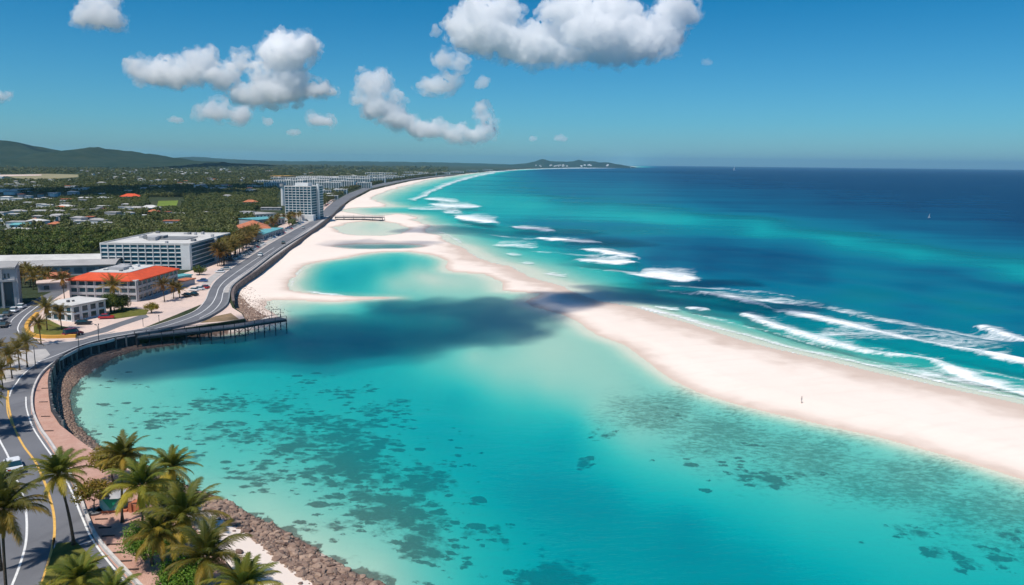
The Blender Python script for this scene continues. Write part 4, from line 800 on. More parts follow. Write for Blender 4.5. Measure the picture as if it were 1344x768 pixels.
# terracotta and teal low buildings by the avenue
def lowb(label, l, r, top_px, depth, wallm, roofm, hip=True, name='house', cat='building', win=True, group=None, rz=None, over=.8):
    A = L(*l); B = L(*r); ux = (B-A).normalized(); a = (B-A).length; h = max(hgt(A, top_px)-LZ, 2.2)
    root = empty(name, (A.x, A.y, LZ), math.atan2(ux.y, ux.x), label, cat, group)
    m_ = MB(); m_.box(0,0,0,a,depth,h); m_.build('wall', MT[wallm], root)
    m_ = MB()
    if hip:
        k = min(a, depth)*.45; rh = min(a, depth)*.22; O = over
        m_.add([(-O,-O,h),(a+O,-O,h),(a+O,depth+O,h),(-O,depth+O,h),(k,depth/2,h+rh),(a-k,depth/2,h+rh)] if a > depth else [(-O,-O,h),(a+O,-O,h),(a+O,depth+O,h),(-O,depth+O,h),(a/2,k,h+rh),(a/2,depth-k,h+rh)],
               [(0,1,5,4),(1,2,5),(2,3,4,5),(3,0,4),(3,2,1,0)] if a > depth else [(0,1,4),(1,2,5,4),(2,3,5),(3,0,4,5),(3,2,1,0)])
    else: m_.box(-.4,-.4,h+.003,a+.4,depth+.4,h+.4)
    m_.build('roof', MT[roofm], root)
    if win:
        for i in range(max(1, int(a/4))):
            m_ = MB(); x = (i+.5)*a/max(1, int(a/4)); m_.box(x-.9, -.05, .9, x+.9, -.003, h*.75); m_.build('window', MT['glass'], root)
    return root
lowb('long terracotta roofed building beside the avenue trees', (316,309),(356,308), 301, 34, 'white', 'terracotta', True)
lowb('teal canopied low building between terracotta roof and avenue', (346,316),(372,307), 308, 16, 'greywall', 'tealroof', False)
lowb('low pale teal building left of the tower foot', (340,297),(374,294), 289, 22, 'greywall', 'tealroof', False)
lowb('flat grey roofed building left of the tower', (336,287),(364,285), 282, 26, 'white', 'roofgrey', False)
lowb('small teal awning hut at the corner of the plaza', (228,372),(252,368), 366, 5, 'tealroof', 'tealroof', False, name='hut', cat='hut', win=False)
lowb('small red flat roofed hut behind the teal awning hut', (236,378),(256,373), 371, 4, 'greywall', 'terracotta', False, name='hut', cat='hut', win=False)
lowb('low beige flat building with a wall behind the left palms', (50,384),(96,381), 373, 8, 'greywall', 'plaza', False)
lowb('reddish low building behind the left palms', (68,372),(92,370), 363, 10, 'terracotta', 'terracotta', False)

# ------------------------------------------------------------------ vehicles and street furniture
def car_proto(paint, label, name='parked_car', cat='car', parts=True, loc=(0,0,0), rz=0, group=None, van=False):
    root = empty(name, loc, rz, label, cat, group); m_ = MB()
    hb, hr = (.95, 1.75 if van else 1.48)
    prof = [(-2.2,.35),(-2.25,.7),(-2.1,.92),(-1.2,hb),(1.1,hb),(2.0,.82),(2.2,.6),(2.15,.35)]
    def ex(prof, w0, w1, mb):
        n = len(prof); mb.add([(p[0],-w0 if p[1] < .9 else -w1,p[1]) for p in prof]+[(p[0],w0 if p[1] < .9 else w1,p[1]) for p in prof], [tuple(range(n)), tuple(range(n, 2*n))[::-1]]+[(i,i+n,(i+1)%n+n,(i+1)%n) for i in range(n)])
    ex(prof, .9, .86, m_); rf = [(-1.75,hb),(-1.35,hr),(.35,hr),(1.05,hb)] if not van else [(-2.05,hb),(-1.9,hr),(.7,hr),(1.3,hb)]
    m2 = MB(); n = 4; m2.add([(p[0], -.82 if k in (0,3) else -.66, p[1]) for k, p in enumerate(rf)]+[(p[0], .82 if k in (0,3) else .66, p[1]) for k, p in enumerate(rf)], [(0,1,2,3),(7,6,5,4),(0,4,5,1),(1,5,6,2),(2,6,7,3)])
    m3 = MB(); x0, x1 = rf[1][0], rf[2][0]; m3.box(x0+.02, -.66, hr+.002, x1-.02, .66, hr+.06)
    m_.build('body', MT[paint], root); m2.build('windows', MT['glass'], root); m3.build('roof', MT[paint], root)
    if parts:
        for x in (-1.4, 1.35):
            for y in (-.86, .86):
                w_ = MB(); w_.tube([(x,y-.11,.33),(x,y+.11,.33)], .34, 12); wo = w_.build('wheel', MT['rubber'], root)
                w2 = MB(); s1 = 1 if y > 0 else -1; w2.tube([(x,y+s1*.112,.33),(x,y+s1*.125,.33)], .19, 10); w2.build('rim', MT['rim'], wo)
        for y in (-.6, .6):
            w_ = MB(); w_.box(2.12,y-.17,.58,2.2,y+.17,.72); w_.build('headlight', MT['lampglass'], root)
            w_ = MB(); w_.box(-2.27,y-.17,.66,-2.2,y+.17,.82); w_.build('tail_light', MT['taillight'], root)
    return root
def heading(a, b): d = L(*b)-L(*a); return math.atan2(d.y, d.x)
cw = car_proto('car_white', 'white car driving on the coast road near the left edge', loc=L(18,616)+Vector((0,0,.03)), rz=heading((28,650),(11,600)), name='driving_car'); cw.scale = (1.3, 1.35, 1.3)
cm = car_proto('car_maroon', 'maroon car parked on the plaza beside the ochre planter wall', loc=L(96,441)+Vector((0,0,.02)), rz=heading((84,442),(108,438)), van=True); cm.scale = (1.2,1.2,1.3)
protos = {}
for nm, lab in [('car_white','white car parked in the lot beside the avenue'),('car_dark','black car parked in the lot beside the avenue'),('car_silver','silver car parked in the lot beside the avenue'),('car_red','red car parked in the lot beside the avenue'),('car_blue','blue car parked in the lot beside the avenue')]:
    protos[nm] = car_proto(nm, lab, parts=False)
used = set()
def put(nm, px, py, rz, label, group=None, sc=1.05, z=.03):
    p = L(px, py)+Vector((0, 0, z))
    if nm not in used:
        used.add(nm); o = protos[nm]; o.location = p; o.rotation_euler = (0,0,rz); o.scale = (sc,)*3; o['label'] = label
        if group: o['group'] = group
        return o
    return copy_tree(protos[nm], p, rz, sc, label, group)
hd = heading((8,418),(35,402))
for (x, y, c, lb) in [(2,420,'car_silver','silver car parked nearest the left edge below the grey building'),(10,414.5,'car_dark','black car parked second in the row below the grey building'),(19,409.5,'car_white','white car parked third in the row below the grey building'),(28,404.8,'car_white','white car parked farthest in the row below the grey building'),(6,429,'car_dark','black car alone on the side street opposite the parked row')]:
    put(c, x, y, hd, lb, 'cars parked below the grey building', 1.15)
put('car_dark', 110, 426, .2, 'small dark car parked in front of the small white building'); put('car_red', 140, 418.5, .3, 'small red car parked at the corner of the small white building')
GP = 'cars parked along the avenue'
colr = ['car_white','car_dark','car_silver','car_white','car_silver','car_red','car_blue','car_white','car_dark']
LB = {'car_white':'white car parked in the lot beside the avenue','car_dark':'black car parked in the lot beside the avenue','car_silver':'silver car parked in the lot beside the avenue','car_red':'red car parked in the lot beside the avenue','car_blue':'blue car parked in the lot beside the avenue'}
rr = random.Random(4)
for (x0,y0,x1,y1,n) in [(262,372,300,352,5),(250,383,272,378,3),(240,390,268,386,3),(318,336,345,320,10),(330,322,352,311,8),(352,316,402,290,22),(364,308,404,286,16),(412,282,440,262,12),(300,344,318,335,5)]:
    for k in range(n):
        if rr.random() < .12: continue
        f = (k+.5)/n+rr.uniform(-.01,.01); x = x0+(x1-x0)*f; y = y0+(y1-y0)*f; c = rr.choice(colr); put(c, x, y, heading((x0,y0),(x1,y1))+PI/2+rr.uniform(-.1,.1), LB[c], GP, 1.0)
for (x, y, c, lb) in [(342,336,'car_white','white car driving up the avenue at the bend by the hotel palms'),(372,320,'car_dark','dark car driving on the avenue beyond the hotel palms'),(398,300,'car_silver','silver car driving on the avenue near the tower')]:
    put(c, x, y, heading((335,342),(360,325)), lb, None, 1.15)
# lamps and posts
def lamp(px, py, h, label, rz=0, group='street lamps by the road'):
    p = L(px, py); root = empty('street_lamp', p, rz, label, 'street lamp', group)
    m_ = MB(); m_.tube([(0,0,0),(0,0,.5)], .22, 8); m_.build('base', MT['metal'], root)
    m_ = MB(); m_.tube([(0,0,.5),(0,0,h-.5),(.3,0,h-.1),(1.4,0,h)], [.11,.08,.07,.05], 6); m_.build('pole', MT['metal'], root)
    m_ = MB(); m_.box(1.2,-.16,h-.07,2.1,.16,h+.08); m_.build('lamp_head', MT['metal'], root)
    return root
lamp(2,520,11,'street lamp at the left edge beside the palms', 0)
lamp(104,461,5.5,'street lamp on the parapet above the quay wall', 2.2)
lamp(47,484,6,'street lamp beside the palm at the road bend', .5)
lamp(130,450,5,'street lamp where quay wall meets the plaza', 2.4)
MT['darkstrip'] = simple('dark_brown_strip', (.07,.05,.045), .9, var=.3, scale=2)
for i, (x, y, lb) in enumerate([(130,436,'thin post on the plaza sand nearest the maroon car'),(188,428.5,'thin post on the plaza sand midway to the avenue bend'),(209,424,'thin post on the plaza sand nearest the avenue bend')]):
    p = L(x, y); root = empty('marker_post', p, 0, lb, 'post', 'posts on the plaza'); m_ = MB(); m_.tube([(0,0,0),(0,0,2.3)], .09, 6); m_.build('pole', MT['post'], root); m_ = MB(); m_.tube([(0,0,2.3),(0,0,2.6)], .16, 8); m_.build('cap', MT['metal'], root)
# low dark brown strips laid across the pink walkway
stp = [(126,667),(130,682),(135,693),(139,704),(146,715),(152,726),(161,737),(170,748),(61,566),(57,547),(54,528),(57,510)]
for i, (x, y) in enumerate(stp):
    p = L(x+3, y); m_ = MB(); m_.box(-.85,-.11,0,.85,.11,.12); o = m_.build('dark_strip', MT['darkstrip']); o.location = p+Vector((0,0,.02)); o.rotation_euler = (0,0,.12)
    tag(o, 'dark low strip set across the pink walkway', 'timber strip', 'dark strips across the walkway')
# green play house by the walkway
p = L(150,668); kd = empty('play_house', p, .15, 'green and teal play house on the pink walkway under the palms', 'play house')
m_ = MB(); m_.box(-2.2,-1.4,0,2.2,1.4,.35); m_.build('base', MT['terracotta'], kd)
m_ = MB(); m_.prism([(2.0*math.cos(k*PI/3), 1.5*math.sin(k*PI/3)) for k in range(6)], .35, 2.3); m_.build('wall', MT['tealroof'], kd)
MT['green'] = simple('green_panel', (.01,.28,.16), .5, var=.15, scale=1.5)
m_ = MB(); m_.add([(0,-1.36,.6),(1.2,-1.36,2.2),(-1.0,-1.36,2.2),(0,-1.44,.6),(1.2,-1.44,2.2),(-1.0,-1.44,2.2)], [(0,1,2),(5,4,3),(0,3,4,1),(1,4,5,2),(2,5,3,0)]); m_.build('panel', MT['green'], kd)
m_ = MB(); q = [(2.5*math.cos(k*PI/3), 1.9*math.sin(k*PI/3)) for k in range(6)]; m_.add([(a_[0],a_[1],2.3) for a_ in q]+[(0,0,3.0)], [(i,(i+1)%6,6) for i in range(6)]+[(5,4,3,2,1,0)]); m_.build('roof', MT['greywall'], kd)
m_ = MB(); m_.box(2.6,-1.0,0,4.2,1.0,1.1); m_.box(2.8,-1.2,0,3.2,-1.0,1.5); o = m_.build('ticket_bench', MT['terracotta']); o.location = p; tag(o, 'orange red bench block beside the green play house', 'bench'); o.name = 'bench'
# planter with the young tree comes with the vegetation
# sailing boats far out
def boat(px, py, s, label):
    p = G(px, py, 0); root = empty('sailing_boat', p, .5, label, 'sailing boat')
    m_ = MB(); n = 7; vs = []
    for i in range(n):
        x = -5+10*i/(n-1); w = 1.7*math.sin(min(1, (1-i/(n-1))*1.6+.0)*PI/2); vs += [(x,-w,1.1),(x,w,1.1),(x,0,-.5)]
    fs = []
    for i in range(n-1): k = 3*i; fs += [(k,k+3,k+4,k+1),(k+2,k+5,k+3,k),(k+1,k+4,k+5,k+2)]
    m_.add(vs, fs+[(0,1,2)]); m_.build('hull', MT['white'], root)
    m_ = MB(); m_.tube([(0,0,1),(0,0,13)], .12, 6); m_.build('mast', MT['rim'], root)
    m_ = MB(); m_.add([(-.2,0,2),(-4.5,.3,2.2),(-.2,0,12.6),(-.2,.06,2),(-4.5,.36,2.2),(-.2,.06,12.6)], [(0,1,2),(5,4,3),(0,3,4,1),(1,4,5,2),(2,5,3,0)]); m_.build('sail', MT['car_white'], root)
    root.scale = (s,)*3
boat(964, 223.6, 3.6, 'white sailing boat on the horizon'); boat(1220, 286, .4, 'tiny white sailing boat on the dark open sea at right')
boat(828, 221, 2.4, 'white boat off the tip of the headland')
# ------------------------------------------------------------------ palms
def palm_crown(seed, n=26, Lf=4.6, leaf=34, segs=8, droop=1.0, dead=4, lw=.11, up_=1.0):
    rr = random.Random(seed); m = MB()
    for k in range(n+dead):
        isdead = k >= n; az = k*2.399963+rr.uniform(-.25, .25); f = k/max(1, n-1)
        el = (1.45-1.75*f)*up_+rr.uniform(-.13, .13) if not isdead else -.95-rr.random()*.45
        l = Lf*(.72+.34*math.sin(min(1, .15+f*1.3)*PI*.6))*rr.uniform(.88, 1.12)*(.62 if isdead else 1)
        m.cv = .8+rr.random()*.2 if isdead else max(0.001, (f**2.2)*.75+rr.uniform(-.15, .2)); pts = []; p = Vector((math.cos(az)*.12, math.sin(az)*.12, 0)); e = el
        for i in range(segs+1):
            pts.append(p.copy()); d = Vector((math.cos(az)*math.cos(e), math.sin(az)*math.cos(e), math.sin(e))); p = p+d*l/segs; e -= (.03+.36*(i/segs)**1.4)*droop*(1 if e > -1.3 else .05)
        m.tube(pts, [.055*(1-.8*i/segs) for i in range(segs+1)], 3, False)
        side = Vector((-math.sin(az), math.cos(az), 0)); cv0 = m.cv; tw = rr.uniform(-.5, .5)
        for i in range(leaf):
            t = .08+.92*(i+.5)/leaf; q = t*segs; j = min(int(q), segs-1); c = pts[j].lerp(pts[j+1], q-j); tg = (pts[j+1]-pts[j]).normalized(); sd = (side+side.cross(tg)*tw*.5).normalized(); nr_ = sd.cross(tg)
            ll = l*.24*math.sin(min(1, .22+t*.80)*PI*.95)**.55*rr.uniform(.8, 1.12)+.08
            for s in (-1, 1):
                dn = rr.uniform(.05, .5); d = (sd*s*(.95-.5*t)+tg*(.45+.5*t)+nr_*.12+Vector((0,0,-.12*dn))).normalized(); mid = c+d*ll*.5; end = mid+(d+Vector((0,0,-dn*(1+f)))).normalized()*ll*.55
                w = tg*lw*(1 if i < leaf-4 else .7); m.cv = max(.001, cv0+rr.uniform(-.1, .1)); m.add([c-w*.5, c+w*.5, mid+w*.55, mid-w*.55, end], [(0,1,2,3),(3,2,4)])
    m.cv = 0.0; return m
def trunk_mesh(seed, h, lean, r0_=.2, r1=.12, n=9):
    rr = random.Random(seed); pts = []; a = rr.uniform(0, 6.28)
    for i in range(n+1):
        t = i/n; pts.append((lean[0]*t**1.7, lean[1]*t**1.7, h*t))
    rad = [r0_*(1.5 if i == 0 else 1)*(1-t_)+r1*t_ for i, t_ in enumerate([k/n for k in range(n+1)])]
    m = MB(); m.tube(pts, rad, 8); m.tube([(pts[-1][0], pts[-1][1], h-.5), (pts[-1][0], pts[-1][1], h+.25)], [.17, .26], 8); return m
CR_HI = [palm_crown(11, 28, 4.9, 40), palm_crown(12, 26, 5.1, 40, droop=1.1, dead=6), palm_crown(13, 28, 4.6, 38, droop=.9, dead=3), palm_crown(14, 28, 5.1, 40, droop=1.0, dead=8)]
CR_HI = [m.mesh('crown', MT['palm']) for m in CR_HI]
CR_LO = [palm_crown(31+k, 20, 3.3, 15, 5, 1.2, 5, .13).mesh('crown', MT['palm_far']) for k in range(4)]
def palm(base, h, crown, lean=(0,0), sc=1.0, label='', group=None, rz=0, r=.2, seed=1):
    root = empty('palm_tree', base, rz, label, 'palm tree', group); trunk_mesh(seed, h, lean, r, r*.62).build('trunk', MT['trunk'], root, True)
    o = link('crown', crown, root, (lean[0], lean[1], h)); sc *= .86 if group == FP else 1; o.scale = (sc,)*3; o.rotation_euler = (0,0,seed*1.7); return root
FP = 'palms in the foreground'
def bpalm(cx, cy, bx, by, crown, label, sc, seed, r=.22):
    b = L(bx, by); zc = hgt(b, cy); c = G(cx, cy, zc); palm(b, zc-LZ, CR_HI[crown], (c.x-b.x, c.y-b.y), sc, label, FP, 0, r, seed)
def fpalm(cx, cy, h, crown, label, lean=(0,0), sc=1.0, seed=1, zb=None, r=.2):
    """crown centre at (cx, cy) in the photo; the tree stands right below, h metres tall"""
    zb = LZ if zb is None else zb; c = G(cx, cy, zb+h); palm(Vector((c.x-lean[0], c.y-lean[1], zb)), h, CR_HI[crown], lean, sc, label, FP, 0, r, seed)
bpalm(76, 622, 97, 716, 0, 'tall single palm leaning over the road above the lawn island', 1.0, 3)
fpalm(3, 668, 12.5, 1, 'large palm at the left edge with drooping fronds over the road', (.4,.3), 1.18, 5)
fpalm(-6, 640, 11, 2, 'palm cut by the left edge above the large drooping one', (.2,.3), 1.0, 4)
fpalm(-22, 508, 8, 3, 'palm outside the left edge shading the road', (.2,.3), .9, 4)
fpalm(-26, 520, 8, 3, 'palm at the left edge beside the start of the yellow line', (.2,.3), .9, 14)
fpalm(163, 596, 10, 2, 'highest palm of the walkway clump, fronds against the rocks and water', (.6,.8), .95, 6)
fpalm(186, 636, 10.5, 1, 'broad palm with yellowing fronds in the middle of the walkway clump', (.5,-.3), 1.08, 7)
fpalm(224, 613, 9.5, 2, 'palm on the right of the walkway clump, standing against the lagoon', (.8,.3), .92, 8)
fpalm(241, 676, 10.5, 3, 'bushy palm over the brown rocks at the right of the clump', (1.0,-.2), 1.12, 9)
fpalm(207, 700, 9.5, 1, 'palm with rusty drooping fronds low on the walkway side of the clump', (-.3,-.4), .78, 10)
fpalm(270, 730, 10.5, 0, 'lowest large palm of the clump, with yellow hanging fronds near the bottom', (.6,.2), 1.05, 11)
fpalm(320, 768, 9, 2, 'palm cut by the bottom edge beside the pink sand', (.5,.3), .95, 12)
fpalm(104, 758, 8, 2, 'palm rising over the lawn island at the bottom edge', (.2,.2), .85, 13)
fpalm(148, 782, 7, 0, 'small palm cut by the bottom edge right of the lawn island', (.2,.2), .75, 15)
fpalm(66, 795, 6, 3, 'dark palm top at the bottom edge left of the lawn palm', (.2,.2), .7, 16)
# mid distance palms: (crown x, crown y, base y, label)
MP = 'palms by the side street and plaza'
def mpalm(x, yc, yb, label, seed, sc=None, group=MP):
    b = L(x, yb); zc = hgt(b, yc); h = max(zc-LZ, 2.5); r_ = random.Random(seed)
    palm(b, h, CR_LO[seed % 4], (r_.uniform(-.4,.4), r_.uniform(-.4,.4)), sc or min(1.35, .75+h*.055), label, group, 0, .17, seed)
for i, (x, yc, yb, sc, lb) in enumerate([(36,449,482,1.15,'tallest palm of the pavement clump at the road bend'),(16,466,497,1.25,'bushy yellow green palm left in the pavement clump'),(4,484,512,1.2,'palm at the left edge low in the pavement clump'),(0,458,486,1.1,'palm at the left edge high in the pavement clump'),(26,458,486,1.0,'shorter palm in the middle of the pavement clump'),
    (54,424,452,1.0,'slender palm on the kerb by the ochre wall'),(62,403,434,1.25,'dark tall palm on the small lawn in front of the white building'),(81,410,433,1.1,'palm against the corner of the small white building'),
    (85,366,396,1.3,'palm in front of the left end of the red roofed building'),(216,373,396,1.2,'spreading palm on the sand at the right end of the red roofed building'),(228,376,392,1.1,'palm right beside the spreading palm on the sand'),(236,379,391,.95,'palm nearest the teal awning hut'),(150,374,408,1.5,'tall palm rising out of the round bushy tree')]):
    mpalm(x, yc, yb, lb, 40+i, sc)
for i, (x, yc, yb) in enumerate([(27,354,372),(33,356,374),(40,355,376),(47,358,376),(53,356,374),(60,362,378),(66,358,374),(29,362,378),(44,364,380),(36,350,368)]):
    mpalm(x, yc, yb, 'palm in the row between the grey building and the warehouses', 60+i, 1.0, 'palms behind the grey building')
rr = random.Random(9)
for i in range(52):
    f = i/52; x = 290+48*f+rr.uniform(-5, 3); yb = 352-35*f+rr.uniform(-5, 1.5); mpalm(x, yb-rr.uniform(19, 25)*(1-f*.35), yb, 'rusty green palm in the grove between the hotel and the avenue', 80+i, rr.uniform(1.25, 1.6), 'palms in the grove by the avenue')
for i in range(26):
    f = i/26; x = 352+(395-352)*f+rr.uniform(-4, 4); yb = 300-(300-288)*f+rr.uniform(-3, 3); mpalm(x, yb-rr.uniform(8, 10), yb, 'palm among the parked cars below the hotel tower', 130+i, 1.0, 'palms near the hotel tower')

# ------------------------------------------------------------------ broadleaf trees
def leaf_crown(seed, R_=(4,4,3), nclump=26, leaves=60, ls=.55, gap=.0, mat='leaf', open_=1.0):
    rr = random.Random(seed); m = MB()
    for k in range(nclump):
        while True:
            q = Vector((rr.uniform(-1,1), rr.uniform(-1,1), rr.uniform(-.55,1)))
            if .35 < q.length < 1: break
        c = Vector((q.x*R_[0]*.8, q.y*R_[1]*.8, q.z*R_[2]*.8)); cr = rr.uniform(.22, .4)*R_[0]*open_; cv = max(.001, rr.uniform(-.3, .7))
        for i in range(leaves):
            d = Vector((rr.gauss(0,1), rr.gauss(0,1), rr.gauss(0,1)*.8)).normalized()*cr*rr.uniform(.6, 1.05); p = c+d
            a = Vector((rr.gauss(0,1), rr.gauss(0,1), rr.gauss(0,.6))).normalized(); b = a.cross(d.normalized()+Vector((.01,.02,.5))).normalized()*ls*rr.uniform(.5, 1); a = a*ls*rr.uniform(.6, 1.1)
            m.cv = max(.001, cv+rr.uniform(-.15, .15)); m.add([p-a*.5, p-b*.4, p+a*.5, p+b*.4], [(0,1,2,3)])
    m.cv = 0.0; return m.mesh('crown', MT[mat])
def limbs(h, spread, seed, r=.25, n=5):
    rr = random.Random(seed); m = MB(); m.tube([(0,0,0),(.1,.05,h*.3),(.05,-.1,h*.55)], [r*1.3, r, r*.8], 7)
    for k in range(n):
        a = 2*PI*k/n+rr.uniform(-.4,.4); m.tube([(.05,-.1,h*.5),(math.cos(a)*spread*.4, math.sin(a)*spread*.4, h*.75),(math.cos(a)*spread*.75, math.sin(a)*spread*.75, h*1.0)], [r*.6, r*.4, r*.12], 5)
    return m.mesh('trunk', MT['trunk'])
def tree(base, h, crown, R_, label, group=None, seed=1, name='broadleaf_tree', cat='tree', r=.25, sc=1):
    root = empty(name, base, seed*1.3, label, cat, group); link('trunk', limbs(h, R_, seed, r), root); link('crown', crown, root, (0,0,h)); root.scale = (sc,)*3; return root
big = leaf_crown(1, (4.2,4.2,3.2), 60, 110, .42)
tree(L(146,410), 3.6, big, 3.4, 'round dark bushy tree between the white and the red roofed building', seed=2, r=.35)
tree(L(160,407), 3.0, leaf_crown(5, (3.4,3.4,2.6), 46, 90, .4), 2.6, 'smaller bushy tree touching the round one in front of the red roofed building', seed=4)
tree(L(199,411), 2.2, leaf_crown(2, (2.7,2.7,1.1), 34, 70, .36, mat='leaf_yellow'), 2.2, 'small flat topped yellow green tree alone on the sand', seed=3, r=.18)
tree(L(262,361), 2.4, leaf_crown(3, (3.2,3.2,2.2), 30, 70, .45), 2.2, 'small green tree beside the teal awning hut', seed=5)
tree(L(124,672), 3.4, leaf_crown(7, (3.4,2.9,1.7), 46, 60, .36, mat='leaf_yellow', open_=.8), 2.6, 'young open tree with yellow green leaves in a round pit on the walkway', seed=6, r=.09, name='young_tree')
p = L(124,673); m_ = MB(); m_.tube([(0,0,0),(0,0,.35)], [1.15, 1.25], 20); m_.build('rim', MT['darkwall'], empty('tree_planter', p, 0, 'dark round planter ring round the young tree on the walkway', 'planter'))
tree(L(140,640)+Vector((0,2,0)), 4.2, leaf_crown(8, (4.0,3.2,1.9), 70, 90, .38, mat='leaf_yellow'), 2.6, 'wide tree with orange and yellow green leaves behind the green play house', seed=7, r=.14)
tree(L(200,742), 3.6, leaf_crown(9, (3.6,3.4,2.9), 110, 120, .27, mat='leaf_bright'), 2.6, 'dense bright green round tree among the palms beside the green play house', seed=8, r=.2)
tree(L(246,800), 4.2, leaf_crown(10, (3.4,3.4,2.8), 110, 120, .26, mat='leaf_bright'), 2.6, 'bright lime green bushy tree at the bottom among the lowest palms', seed=9, r=.2)
tree(L(210,668)+Vector((1,0,0)), 3.0, leaf_crown(16, (3.4,3.2,2.6), 80, 100, .3, mat='leaf'), 2.6, 'dark green bushy tree hidden under the palms of the clump', seed=19, r=.2)
# ------------------------------------------------------------------ trees of the plain
KEEPOUT = [(286,324,345,356),(-50,344,255,470),(128,331,300,365),(228,340,300,420),(366,238,424,292),(312,296,360,312),(334,302,378,320),(334,280,378,298),(196,262,240,274)]
def avenue_x(y):                  # land side edge of the avenue at row y
    T = [(228,590),(233,553),(241,500),(246,478),(254,455),(264,437),(273,424),(282,412),(300,386),(318,350),(332,326),(352,296)]
    if y <= T[0][0]: return T[0][1]
    for (a, xa), (b, xb) in zip(T, T[1:]):
        if y <= b: return xa+(xb-xa)*(y-a)/(b-a)
    return 290
def free(x, y, m=4):
    if x > avenue_x(y)-m*2: return False
    for a, b, c, d in KEEPOUT:
        if a-m < x < c+m and b-m < y < d+m: return False
    return True
houses = []
def clash(p, r):
    for q, s in houses:
        if abs(p.x-q.x) < r+s and abs(p.y-q.y+s*.9) < r+s*1.3: return True
    return False
HL = [ # centre x, ground y, width px, height px, wall, roof, hip, label
 (43,293,15,5,'terracotta','terracotta',True,'red roofed house with reddish walls, front left on the plain'),(71,299,16,6,'terracotta','terracotta',True,'red roofed house right of the low white hall on the plain'),(78,277,17,5,'darkwall','terracotta',True,'dark red roofed house farther back on the plain'),(136,279,12,4,'white','terracotta',True,'pinkish roofed house in the middle of the wooded plain'),
 (170,262,26,5,'white','redroof',True,'wide bright red roofed building far in the wooded plain'),(137,264,19,5,'white','white',False,'white two part hall left of the wide red roofed building'),(56,264,34,3,'white','roofwhite',False,'long thin white hall far at left'),(25,300,24,6,'white','tealroof',True,'teal roofed house at the left edge of the plain'),
 (25,306,42,3,'white','roofwhite',False,'long low white hall below the teal roofed house'),(13,274,16,4,'white','roofwhite',False,'small white building at the far left of the plain'),(57,276,13,4,'white','roofwhite',False,'small white building left of the dark red roofed house'),(111,294,26,4,'white','roofwhite',False,'low white hall among trees left of the yellow green trees'),
 (195,277,24,5,'white','roofwhite',True,'pale house below the bright green field'),(200,281,14,4,'terracotta','terracotta',True,'terracotta house beside the pale house below the green field'),(188,286,8,4,'white','white',False,'small white cube house below the terracotta house'),(236,284,25,3,'white','roofwhite',False,'long low white hall left of the green wood'),
 (240,298,12,5,'white','roofwhite',False,'white house above the left corner of the hotel roof'),(328,270,18,6,'white','terracotta',True,'orange roofed house left of the hotel tower'),(333,273,10,4,'terracotta','terracotta',True,'small terracotta house in front of the orange roofed house'),(38,285,12,4,'white','greywall',True,'grey roofed house behind the front left red house'),
 (118,268,20,4,'white','roofgrey',False,'grey flat roofed building in the middle of the plain'),(275,282,22,4,'white','roofgrey',False,'pale low building at the edge of the green wood'),(300,290,16,4,'white','roofwhite',False,'white low house in the green wood right of the field'),(355,276,26,3,'greywall','roofgrey',False,'long grey hall left of the tower'),(150,331,30,7,'ochre','roofgrey',False,'low ochre banded building left of the white hotel')]
for x, y, w, h, wm, rm, hip, lb in HL:
    o = lowb(lb, (x-w/2, y), (x+w/2, y), y-h*.8, w*.5*H/((y-212)/F)/F*.9+3, wm, rm, hip, over=.6, cat='house', group='houses on the wooded plain'); houses.append((Vector(o.location)+Vector((w*.5*H/((y-212)),4,0)), w*.6*H/((y-212))))
rr = random.Random(21)
# low-detail houses scattered over the plain, nearest kept with wall and roof
def far_house(x, y, wpx, hpx, wm, rm, label, group, name='house', cat='house', flat=.5):
    p = L(x, y); d = p.y; a = max(5, wpx*d/F); h = max(4.2, hpx*d/F); b = a*rr.uniform(.5, .9); root = empty(name, p, rr.uniform(-.25,.25), label, cat, group)
    m_ = MB(); m_.box(-a/2,0,0,a/2,b,h); m_.build('wall', MT[wm], root)
    m_ = MB(); rh = 0.14*min(a, b)
    if rr.random() < flat: m_.box(-a/2-.3,-.3,h+.003,a/2+.3,b+.3,h+.6)
    else: m_.add([(-a/2-.5,-.5,h),(a/2+.5,-.5,h),(a/2+.5,b+.5,h),(-a/2-.5,b+.5,h),(-a/4,b/2,h+rh),(a/4,b/2,h+rh)], [(0,1,5,4),(1,2,5),(2,3,4,5),(3,0,4),(3,2,1,0)])
    m_.build('roof', MT[rm], root); houses.append((p, a*.7))
n = 0
while n < 170:
    y = 224+rr.random()**1.5*76; x = rr.uniform(-20, 470)
    if not free(x, y, 5) or (y < 238 and 0 < x < 105) or (y > 262 and 225 < x < 320): continue
    w = (y-212)*.14*rr.uniform(.6, 1.8)+1.6; rm = rr.choice(['roofwhite','roofgrey','roofgrey','roofgrey','terracotta','roofwhite'])
    far_house(x, y, w, w*.28, 'white' if rr.random() < .7 else 'greywall', rm, {'roofwhite':'small pale roofed house among the trees of the plain','roofgrey':'small grey roofed house among the trees of the plain','terracotta':'small terracotta roofed house among the trees of the plain'}[rm], 'small houses of the plain'); n += 1
# hillside town specks and village at the foot of the hills
for i in range(60):
    x = rr.choice([rr.uniform(138, 260), rr.uniform(225, 300)]); y = rr.uniform(221.5, 229); far_house(x, y, rr.uniform(1.5, 4), .9, 'white', 'roofwhite', 'tiny white house far off at the foot of the hills', 'village at the foot of the hills')
